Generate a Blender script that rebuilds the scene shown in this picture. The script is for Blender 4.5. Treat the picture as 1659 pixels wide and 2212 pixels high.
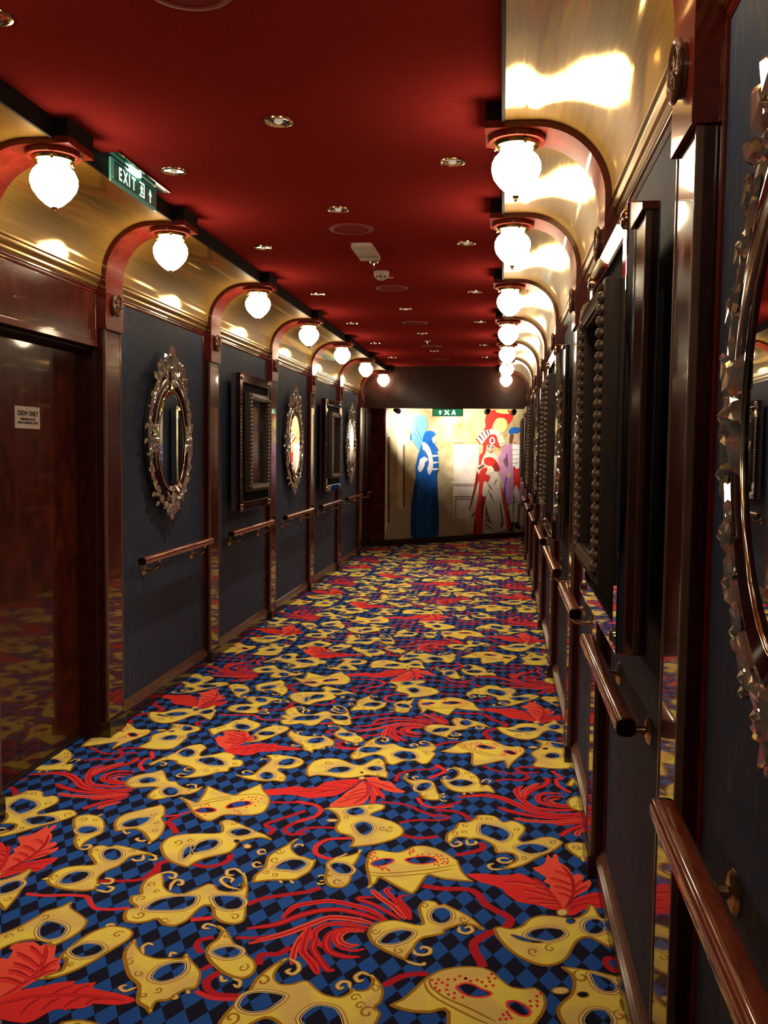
import bpy, bmesh, math, random
from mathutils import Vector, Matrix
from mathutils.geometry import tessellate_polygon

for o in list(bpy.data.objects):
    bpy.data.objects.remove(o, do_unlink=True)
scene = bpy.context.scene
COL = scene.collection

# ------------------------------------------------------------------ camera
CAM_F, CAM_PITCH, CAM_YAW, CAM_ROLL = 1967.75, 0.0677, 0.1285, 0.0109
cam_data = bpy.data.cameras.new('camera')
cam_data.sensor_fit = 'VERTICAL'
cam_data.sensor_height = 36.0
cam_data.sensor_width = 27.0
cam_data.lens = 36.0 * CAM_F / 2212.0
cam_data.clip_start = 0.02
cam = bpy.data.objects.new('camera', cam_data)
COL.objects.link(cam)
_r0 = Vector((math.cos(CAM_YAW), math.sin(CAM_YAW), 0))
_y1 = Vector((-math.sin(CAM_YAW), math.cos(CAM_YAW), 0))
_fw = _y1 * math.cos(CAM_PITCH) - Vector((0, 0, 1)) * math.sin(CAM_PITCH)
_up0 = _y1 * math.sin(CAM_PITCH) + Vector((0, 0, 1)) * math.cos(CAM_PITCH)
_c, _s = math.cos(CAM_ROLL), math.sin(CAM_ROLL)
_rt = _r0 * _c + _up0 * _s
_up = -_r0 * _s + _up0 * _c
_m = Matrix((_rt, _up, -_fw)).transposed().to_4x4()
_m.translation = Vector((0, 0, 1.5))
cam.matrix_world = _m
scene.camera = cam

# ------------------------------------------------------------------ world, exposure
world = bpy.data.worlds.new('dim_interior')
world.use_nodes = True
world.node_tree.nodes['Background'].inputs[0].default_value = (1.0, 0.75, 0.5, 1)
world.node_tree.nodes['Background'].inputs[1].default_value = 0.0
scene.world = world
vs = scene.view_settings
vs.view_transform = 'Standard'
vs.look = 'None'
vs.exposure = 0.0
vs.gamma = 1.0
vs.use_curve_mapping = False
GLOBE_LIGHT = 24.0          # opal glass of the wall lamps
DOWNLIGHT_WATT = 54.0       # recessed ceiling downlights
cy = scene.cycles
cy.max_bounces = 5
cy.diffuse_bounces = 2
cy.glossy_bounces = 4
cy.time_limit = 1000
cy.use_adaptive_sampling = True
cy.adaptive_threshold = 0.05
cy.caustics_reflective = False
cy.caustics_refractive = False
cy.sample_clamp_indirect = 6.0
cy.use_denoising = True

# ------------------------------------------------------------------ node helpers
def mat(name, color=(0.5, 0.5, 0.5), rough=0.5, metal=0.0, coat=0.0, coat_rough=0.05, spec=0.5,
        emit=None, emit_strength=0.0):
    m = bpy.data.materials.new(name)
    m.use_nodes = True
    b = m.node_tree.nodes['Principled BSDF']
    b.inputs['Base Color'].default_value = (*color, 1)
    b.inputs['Roughness'].default_value = rough
    b.inputs['Metallic'].default_value = metal
    b.inputs['Specular IOR Level'].default_value = spec
    b.inputs['Coat Weight'].default_value = coat
    b.inputs['Coat Roughness'].default_value = coat_rough
    if emit:
        b.inputs['Emission Color'].default_value = (*emit, 1)
        b.inputs['Emission Strength'].default_value = emit_strength
    return m, m.node_tree, b

def pos_vec(nt, scale=(1, 1, 1)):
    g = nt.nodes.new('ShaderNodeNewGeometry')
    mp = nt.nodes.new('ShaderNodeMapping')
    mp.inputs['Scale'].default_value = scale
    nt.links.new(g.outputs['Position'], mp.inputs['Vector'])
    return mp.outputs['Vector']

def noise(nt, vec, scale, detail=3.0, rough=0.5, dist=0.0):
    n = nt.nodes.new('ShaderNodeTexNoise')
    n.inputs['Scale'].default_value = scale
    n.inputs['Detail'].default_value = detail
    n.inputs['Roughness'].default_value = rough
    n.inputs['Distortion'].default_value = dist
    nt.links.new(vec, n.inputs['Vector'])
    return n.outputs['Fac']

def ramp(nt, fac, stops):
    r = nt.nodes.new('ShaderNodeValToRGB')
    els = r.color_ramp.elements
    els[0].position, els[0].color = stops[0][0], (*stops[0][1], 1)
    els[1].position, els[1].color = stops[-1][0], (*stops[-1][1], 1)
    for p, c in stops[1:-1]:
        e = els.new(p)
        e.color = (*c, 1)
    nt.links.new(fac, r.inputs['Fac'])
    return r.outputs['Color']

def bump(nt, b, fac, strength=0.2, dist=0.002):
    bp = nt.nodes.new('ShaderNodeBump')
    bp.inputs['Strength'].default_value = strength
    bp.inputs['Distance'].default_value = dist
    nt.links.new(fac, bp.inputs['Height'])
    nt.links.new(bp.outputs['Normal'], b.inputs['Normal'])

def wood(name, dark, mid, scale=(3, 3, 1.2), nscale=5.0, rough=0.35, coat=0.8, coat_rough=0.05, dist=1.5):
    m, nt, b = mat(name, mid, rough, coat=coat, coat_rough=coat_rough, spec=0.15)
    f = noise(nt, pos_vec(nt, scale), nscale, 3.5, 0.55, dist)
    nt.links.new(ramp(nt, f, [(0.3, dark), (0.55, tuple((x + y) / 2 for x, y in zip(dark, mid))), (0.72, mid)]), b.inputs['Base Color'])
    return m

def flat(name, color, var=0.12, rough=0.95, nscale=40.0):
    m, nt, b = mat(name, color, rough, spec=0.15)
    f = noise(nt, pos_vec(nt), nscale, 4.0)
    lo = tuple(c * (1 - var) for c in color)
    hi = tuple(min(1, c * (1 + var)) for c in color)
    nt.links.new(ramp(nt, f, [(0.3, lo), (0.7, hi)]), b.inputs['Base Color'])
    return m

# ------------------------------------------------------------------ materials
M = {}
M['mahogany'] = wood('dark_mahogany', (0.022, 0.0040, 0.0025), (0.066, 0.012, 0.007), (6, 6, 1.0), 6.0, 0.35, 0.5, 0.08)
M['rib'] = wood('red_mahogany_rib', (0.11, 0.010, 0.006), (0.20, 0.022, 0.012), (3, 3, 3), 4.0, 0.3, 0.5, 0.06)
M['fascia'] = wood('shade_black_fascia', (0.004, 0.002, 0.0015), (0.010, 0.005, 0.004), (3, 3, 3), 4.0, 0.7, 0.0)  # dark wood taken near black: shade on fascia and end blocks put into the colour
M['header'] = wood('dark_header_veneer', (0.018, 0.005, 0.003), (0.050, 0.013, 0.008), (5, 5, 2), 4.0, 0.5, 0.12, 0.15)
M['burl'] = wood('polished_burl_veneer', (0.060, 0.008, 0.004), (0.16, 0.026, 0.012), (5, 5, 2.5), 3.0, 0.22, 1.0, 0.03, 1.0)
M['door_burl'] = wood('door_burl_veneer', (0.035, 0.0055, 0.003), (0.13, 0.024, 0.011), (3, 3, 1.6), 2.5, 0.28, 0.8, 0.05, 1.5)
M['strip'] = wood('brown_edge_strip', (0.13, 0.075, 0.05), (0.20, 0.12, 0.085), (4, 4, 1), 8.0, 0.4, 0.5, 0.1)
M['rail'] = wood('polished_cherry_rail', (0.20, 0.035, 0.012), (0.38, 0.085, 0.03), (8, 1.5, 8), 6.0, 0.25, 1.0, 0.05)
M['rail_cap'] = wood('dark_rail_end', (0.008, 0.002, 0.002), (0.02, 0.006, 0.004), (8, 8, 8), 6.0, 0.35, 0.4, 0.1)
M['molding'] = wood('pinkish_brown_molding', (0.12, 0.058, 0.038), (0.18, 0.09, 0.06), (3, 2, 3), 8.0, 0.4, 0.3, 0.15)
M['base'] = wood('dark_brown_skirting', (0.022, 0.011, 0.006), (0.040, 0.021, 0.011), (3, 3, 3), 6.0, 0.4, 0.7, 0.12)
M['base_molding'] = wood('reddish_brown_base_molding', (0.10, 0.036, 0.020), (0.17, 0.070, 0.042), (3, 2, 3), 8.0, 0.4, 0.4, 0.12)

m, nt, b = mat('brushed_gold_laminate', (0.34, 0.215, 0.055), 0.5, metal=0.2, spec=0.1)
f = noise(nt, pos_vec(nt, (90, 2.0, 90)), 1.6, 4.0, 0.6)
nt.links.new(ramp(nt, f, [(0.25, (0.25, 0.135, 0.022)), (0.75, (0.38, 0.225, 0.042))]), b.inputs['Base Color'])
b2 = nt.nodes.new('ShaderNodeBsdfPrincipled')
b2.inputs['Base Color'].default_value = (0.88, 0.66, 0.30, 1); b2.inputs['Metallic'].default_value = 1.0; b2.inputs['Specular Tint'].default_value = (1.0, 0.90, 0.66, 1)
nt.links.new(ramp(nt, f, [(0.25, (0.04, 0.04, 0.04)), (0.8, (0.10, 0.10, 0.10))]), b2.inputs['Roughness'])
mxs = nt.nodes.new('ShaderNodeMixShader'); mxs.inputs[0].default_value = 0.27
nt.links.new(b.outputs[0], mxs.inputs[1]); nt.links.new(b2.outputs[0], mxs.inputs[2])
nt.links.new(mxs.outputs[0], nt.nodes['Material Output'].inputs[0])
M['gold'] = m
m, nt, b = mat('antique_gold_molding', (0.50, 0.32, 0.09), 0.28, metal=0.8, coat=0.3, coat_rough=0.1)
f = noise(nt, pos_vec(nt, (60, 3, 60)), 2.0, 3.0)
nt.links.new(ramp(nt, f, [(0.3, (0.34, 0.20, 0.06)), (0.7, (0.58, 0.38, 0.12))]), b.inputs['Base Color'])
M['gold_molding'] = m
m, nt, b = mat('polished_brass', (0.80, 0.58, 0.22), 0.15, metal=1.0)
f = noise(nt, pos_vec(nt), 30.0, 2.0)
nt.links.new(ramp(nt, f, [(0.3, (0.74, 0.52, 0.19)), (0.7, (0.86, 0.64, 0.26))]), b.inputs['Base Color'])
M['brass'] = m

m, nt, b = mat('red_ceiling_paint', (0.32, 0.016, 0.014), 0.85, spec=0.0)
f = noise(nt, pos_vec(nt), 90.0, 3.0)
nt.links.new(ramp(nt, f, [(0.3, (0.30, 0.026, 0.023)), (0.7, (0.35, 0.031, 0.027))]), b.inputs['Base Color'])
bump(nt, b, f, 0.06, 0.001)
M['ceiling'] = m

m, nt, b = mat('blue_slub_fabric', (0.035, 0.06, 0.12), 0.7, spec=0.25)
f1 = noise(nt, pos_vec(nt, (90, 90, 10)), 1.5, 4.0, 0.6)
f2 = noise(nt, pos_vec(nt, (300, 300, 60)), 1.5, 2.0, 0.6)
c1 = ramp(nt, f1, [(0.44, (0.028, 0.058, 0.140)), (0.57, (0.052, 0.068, 0.105)), (0.68, (0.16, 0.120, 0.080))])
mx = nt.nodes.new('ShaderNodeMixRGB'); mx.blend_type = 'MULTIPLY'; mx.inputs[0].default_value = 0.5
nt.links.new(c1, mx.inputs[1])
nt.links.new(ramp(nt, f2, [(0.3, (0.6, 0.6, 0.6)), (0.7, (1, 1, 1))]), mx.inputs[2])
nt.links.new(mx.outputs[0], b.inputs['Base Color'])
bump(nt, b, f2, 0.15, 0.001)
M['fabric'] = m

m, nt, b = mat('opal_glass_globe', (0.9, 0.85, 0.75), 0.2, emit=(1.0, 0.79, 0.52), emit_strength=GLOBE_LIGHT)
f = noise(nt, pos_vec(nt), 6.0, 1.0)
nt.links.new(ramp(nt, f, [(0.3, (1.0, 0.78, 0.50)), (0.7, (1.0, 0.80, 0.53))]), b.inputs['Emission Color'])
m.cycles.emission_sampling = 'FRONT'
M['globe'] = m

def simple(key, name, color, rough=0.5, metal=0.0, coat=0.0, var=0.06, nscale=25.0, emit=None, es=0.0, spec=0.5, coat_rough=0.05):
    m, nt, b = mat(name, color, rough, metal, coat, coat_rough, spec, emit, es)
    f = noise(nt, pos_vec(nt), nscale, 3.0)
    lo = tuple(c * (1 - var) for c in color); hi = tuple(min(1, c * (1 + var)) for c in color)
    nt.links.new(ramp(nt, f, [(0.3, lo), (0.7, hi)]), b.inputs['Base Color'])
    M[key] = m
    return m
simple('mirror', 'silvered_mirror_glass', (0.86, 0.88, 0.86), 0.015, 1.0, var=0.01)
simple('frame_mirror', 'smoked_mirror_strip', (0.62, 0.63, 0.62), 0.03, 1.0, var=0.02)
simple('crystal', 'cut_crystal_glass', (0.60, 0.59, 0.53), 0.10, 0.65, coat=1.0, var=0.15)
simple('bronze', 'satin_bronze', (0.50, 0.34, 0.19), 0.25, 0.9, var=0.1)
simple('bezel', 'bright_silver_bezel', (0.85, 0.80, 0.65), 0.12, 1.0)
simple('burgundy', 'burgundy_mirror_band', (0.045, 0.004, 0.007), 0.1, 0.2, coat=1.0, var=0.1)
simple('backing', 'black_backing_board', (0.012, 0.011, 0.010), 0.6)
simple('black_mat', 'black_picture_mat', (0.004, 0.004, 0.004), 0.8, spec=0.05)
simple('pewter', 'aged_silver_leaf', (0.15, 0.112, 0.08), 0.42, 0.35, var=0.2)
simple('white_plastic', 'cream_white_plastic', (0.62, 0.50, 0.40), 0.45)
simple('grille', 'red_painted_grille', (0.30, 0.035, 0.035), 0.85, spec=0.05)
simple('grille_ring', 'dull_red_metal_ring', (0.36, 0.06, 0.055), 0.5, spec=0.2)
simple('frame_side', 'dark_silver_frame_side', (0.050, 0.038, 0.036), 0.45, 0.3, var=0.2)
simple('chrome', 'chrome_reflector', (0.85, 0.80, 0.72), 0.08, 1.0)
simple('downlight_gold', 'gold_downlight_ring', (0.85, 0.68, 0.36), 0.15, 1.0)
simple('bulb', 'frosted_bulb_glass', (0.4, 0.36, 0.3), 0.3, emit=(1.0, 0.85, 0.65), es=0.35)
simple('black', 'matte_black_metal', (0.015, 0.014, 0.013), 0.5)
simple('dark_line', 'dark_shadow_gap', (0.01, 0.004, 0.003), 0.7)
simple('sign_paper', 'off_white_sign_card', (0.62, 0.54, 0.48), 0.6)
simple('sign_ink', 'black_sign_print', (0.02, 0.02, 0.02), 0.6)
simple('sign_green', 'exit_sign_green', (0.010, 0.10, 0.055), 0.15, coat=1.0, emit=(0.0, 0.16, 0.09), es=0.25)
simple('sign_glass', 'green_tinted_acrylic', (0.10, 0.36, 0.25), 0.08, coat=1.0, emit=(0.15, 0.6, 0.45), es=0.2)
simple('sign_white', 'lit_white_lettering', (0.8, 0.9, 0.85), 0.4, emit=(0.75, 1.0, 0.9), es=0.9)
simple('sign_lamp', 'sign_tube_lamp', (0.9, 1.0, 0.95), 0.3, emit=(0.72, 1.0, 0.93), es=45.0)
simple('sign_far', 'lit_green_sign_face', (0.0, 0.35, 0.16), 0.3, emit=(0.0, 0.5, 0.2), es=0.3)
simple('sign_far_white', 'lit_sign_pictogram', (0.9, 1.0, 0.9), 0.3, emit=(0.7, 1.0, 0.8), es=2.2)
simple('wall_plain', 'dark_plaster', (0.05, 0.03, 0.025), 0.8)

m, nt, b = mat('dim_sepia_portrait_print', (0.05, 0.035, 0.025), 0.12, coat=1.0, coat_rough=0.03)
f = noise(nt, pos_vec(nt, (1, 3.0, 2.2)), 2.3, 3.0, 0.5, 0.8)
nt.links.new(ramp(nt, f, [(0.50, (0.010, 0.006, 0.004)), (0.62, (0.025, 0.015, 0.010)), (0.72, (0.12, 0.085, 0.06))]), b.inputs['Base Color'])
M['portrait'] = m

# ------------------------------------------------------------------ geometry helpers
CX, HALF = -0.828, 1.215          # corridor axis and half width, wall to wall
CEIL = 2.684

class MB:
    """collects shapes; the map fx turns (d, y, z) into local coordinates"""
    def __init__(self, s=None):
        self.bm = bmesh.new()
        self.fx = (lambda d, y, z: Vector((d, y, z))) if s is None else (lambda d, y, z: Vector((-s * d, y, z)))
        self.mi = 0
    def v(self, p):
        return self.bm.verts.new(self.fx(*p))
    def face(self, vs):
        try:
            f = self.bm.faces.new(vs)
            f.material_index = self.mi
            return f
        except ValueError:
            return None
    def box(self, x0, x1, y0, y1, z0, z1, bev=0.0):
        c = [self.v((x, y, z)) for x in (x0, x1) for y in (y0, y1) for z in (z0, z1)]
        fs = [self.face([c[i] for i in q]) for q in ((0, 1, 3, 2), (4, 6, 7, 5), (0, 4, 5, 1), (2, 3, 7, 6), (0, 2, 6, 4), (1, 5, 7, 3))]
        if bev:
            es = list({e for f in fs for e in f.edges})
            bmesh.ops.bevel(self.bm, geom=es, offset=bev, segments=2, affect='EDGES', profile=0.6)
        return self
    def prism(self, prof, y0, y1):
        a = [self.v((d, y0, z)) for d, z in prof]
        e = [self.v((d, y1, z)) for d, z in prof]
        n = len(prof)
        for i in range(n):
            j = (i + 1) % n
            self.face([a[i], a[j], e[j], e[i]])
        self.face(a); self.face(e[::-1])
        return self
    def strip(self, inner, outer, y0, y1):
        """solid between two open profiles (d, z) of the same length, extruded along y"""
        n = len(inner)
        ia = [self.v((d, y0, z)) for d, z in inner]; oa = [self.v((d, y0, z)) for d, z in outer]
        ib = [self.v((d, y1, z)) for d, z in inner]; ob = [self.v((d, y1, z)) for d, z in outer]
        for i in range(n - 1):
            self.face([ia[i], ia[i + 1], oa[i + 1], oa[i]])
            self.face([ib[i], ob[i], ob[i + 1], ib[i + 1]])
            self.face([ia[i], ib[i], ib[i + 1], ia[i + 1]])
            self.face([oa[i], oa[i + 1], ob[i + 1], ob[i]])
        for i in (0, n - 1):
            self.face([ia[i], oa[i], ob[i], ib[i]])
        return self
    def lathe(self, prof, o, ax=(0, 0, 1), segs=24, caps=True):
        ax = Vector(ax).normalized()
        t = Vector((1, 0, 0)) if abs(ax.x) < 0.9 else Vector((0, 1, 0))
        u = ax.cross(t).normalized(); w = ax.cross(u)
        rings = []
        for r, h in prof:
            if r < 1e-6:
                rings.append([self.v(tuple(Vector(o) + ax * h))])
            else:
                rings.append([self.v(tuple(Vector(o) + ax * h + (u * math.cos(2 * math.pi * k / segs) + w * math.sin(2 * math.pi * k / segs)) * r)) for k in range(segs)])
        for a, e in zip(rings, rings[1:]):
            for k in range(segs):
                j = (k + 1) % segs
                if len(a) == 1 and len(e) == 1:
                    continue
                if len(a) == 1:
                    self.face([a[0], e[k], e[j]])
                elif len(e) == 1:
                    self.face([a[k], e[0], a[j]])
                else:
                    self.face([a[k], e[k], e[j], a[j]])
        if caps:
            for rg in (rings[0], rings[-1]):
                if len(rg) > 2:
                    self.face(rg)
        return self
    def tube(self, path, r, segs=8, closed=False):
        path = [Vector(p) for p in path]
        n = len(path); rings = []
        for i, p in enumerate(path):
            a = path[(i - 1) % n] if (closed or i) else p
            e = path[(i + 1) % n] if (closed or i < n - 1) else p
            t = (e - a).normalized()
            ref = Vector((0, 0, 1)) if abs(t.z) < 0.9 else Vector((1, 0, 0))
            u = t.cross(ref).normalized(); w = t.cross(u)
            rr = r[i] if isinstance(r, (list, tuple)) else r
            rings.append([self.v(tuple(p + (u * math.cos(2 * math.pi * k / segs) + w * math.sin(2 * math.pi * k / segs)) * rr)) for k in range(segs)])
        m = n if closed else n - 1
        for i in range(m):
            a, e = rings[i], rings[(i + 1) % n]
            for k in range(segs):
                j = (k + 1) % segs
                self.face([a[k], a[j], e[j], e[k]])
        if not closed:
            self.face(rings[0]); self.face(rings[-1][::-1])
        return self
    def mesh(self, name, mats, smooth=None):
        bmesh.ops.recalc_face_normals(self.bm, faces=self.bm.faces[:])
        me = bpy.data.meshes.new(name)
        self.bm.to_mesh(me); self.bm.free()
        for mm in (mats if isinstance(mats, (list, tuple)) else [mats]):
            me.materials.append(mm)
        if smooth:
            me.polygons.foreach_set('use_smooth', [True] * len(me.polygons))
            me.set_sharp_from_angle(angle=math.radians(smooth))
        return me
    def build(self, name, mats, parent=None, smooth=None, loc=None):
        return put(name, self.mesh(name, mats, smooth), parent, loc)

def put(name, data, parent=None, loc=None, mtx=None):
    o = bpy.data.objects.new(name, data)
    COL.objects.link(o)
    if parent is not None:
        o.parent = parent
    if loc is not None:
        o.location = loc
    if mtx is not None:
        o.matrix_local = mtx
    return o

def tag(o, label, cat, group=None):
    o['label'] = label
    o['category'] = cat
    if group:
        o['group'] = group
    return o

def struct(o, label=None):
    o['kind'] = 'structure'
    if label:
        o['label'] = label
    return o

def thing(name, loc, label, cat, group=None):
    o = bpy.data.objects.new(name, None)
    o.empty_display_size = 0.1
    COL.objects.link(o)
    o.location = loc
    return tag(o, label, cat, group)

def copy_tree(root, loc, label, group=None, parent=None):
    r = root.copy(); COL.objects.link(r)
    if parent is None:
        r.location = loc
        r['label'] = label
        if group:
            r['group'] = group
    else:
        r.parent = parent
    for ch in root.children:
        copy_tree(ch, None, None, None, r)
    return r

def text_mesh(body, size, name):
    cu = bpy.data.curves.new(name, 'FONT')
    cu.body = body; cu.size = size; cu.extrude = 0.0006; cu.offset = size * 0.022
    cu.align_x = 'CENTER'; cu.align_y = 'CENTER'
    o = bpy.data.objects.new(name + '_tmp', cu)
    COL.objects.link(o)
    bpy.context.view_layer.update()
    me = bpy.data.meshes.new_from_object(o.evaluated_get(bpy.context.evaluated_depsgraph_get()))
    bpy.data.objects.remove(o, do_unlink=True)
    me.name = name
    return me

def wx(s, d=0.0):
    return CX + s * (HALF - d)

ORD = ['first', 'second', 'third', 'fourth', 'fifth', 'sixth', 'seventh', 'eighth']
ARCH = {-3: -1.33, -2: 0.20, -1: 1.735, 0: 3.19, 1: 4.398, 2: 6.06, 3: 7.72, 4: 9.38, 5: 11.045, 6: 12.71}
AW = 0.21
Y_BACK, Y_HEAD = -3.0, 12.925
SIDES = {-1: 'left', 1: 'right'}

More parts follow.
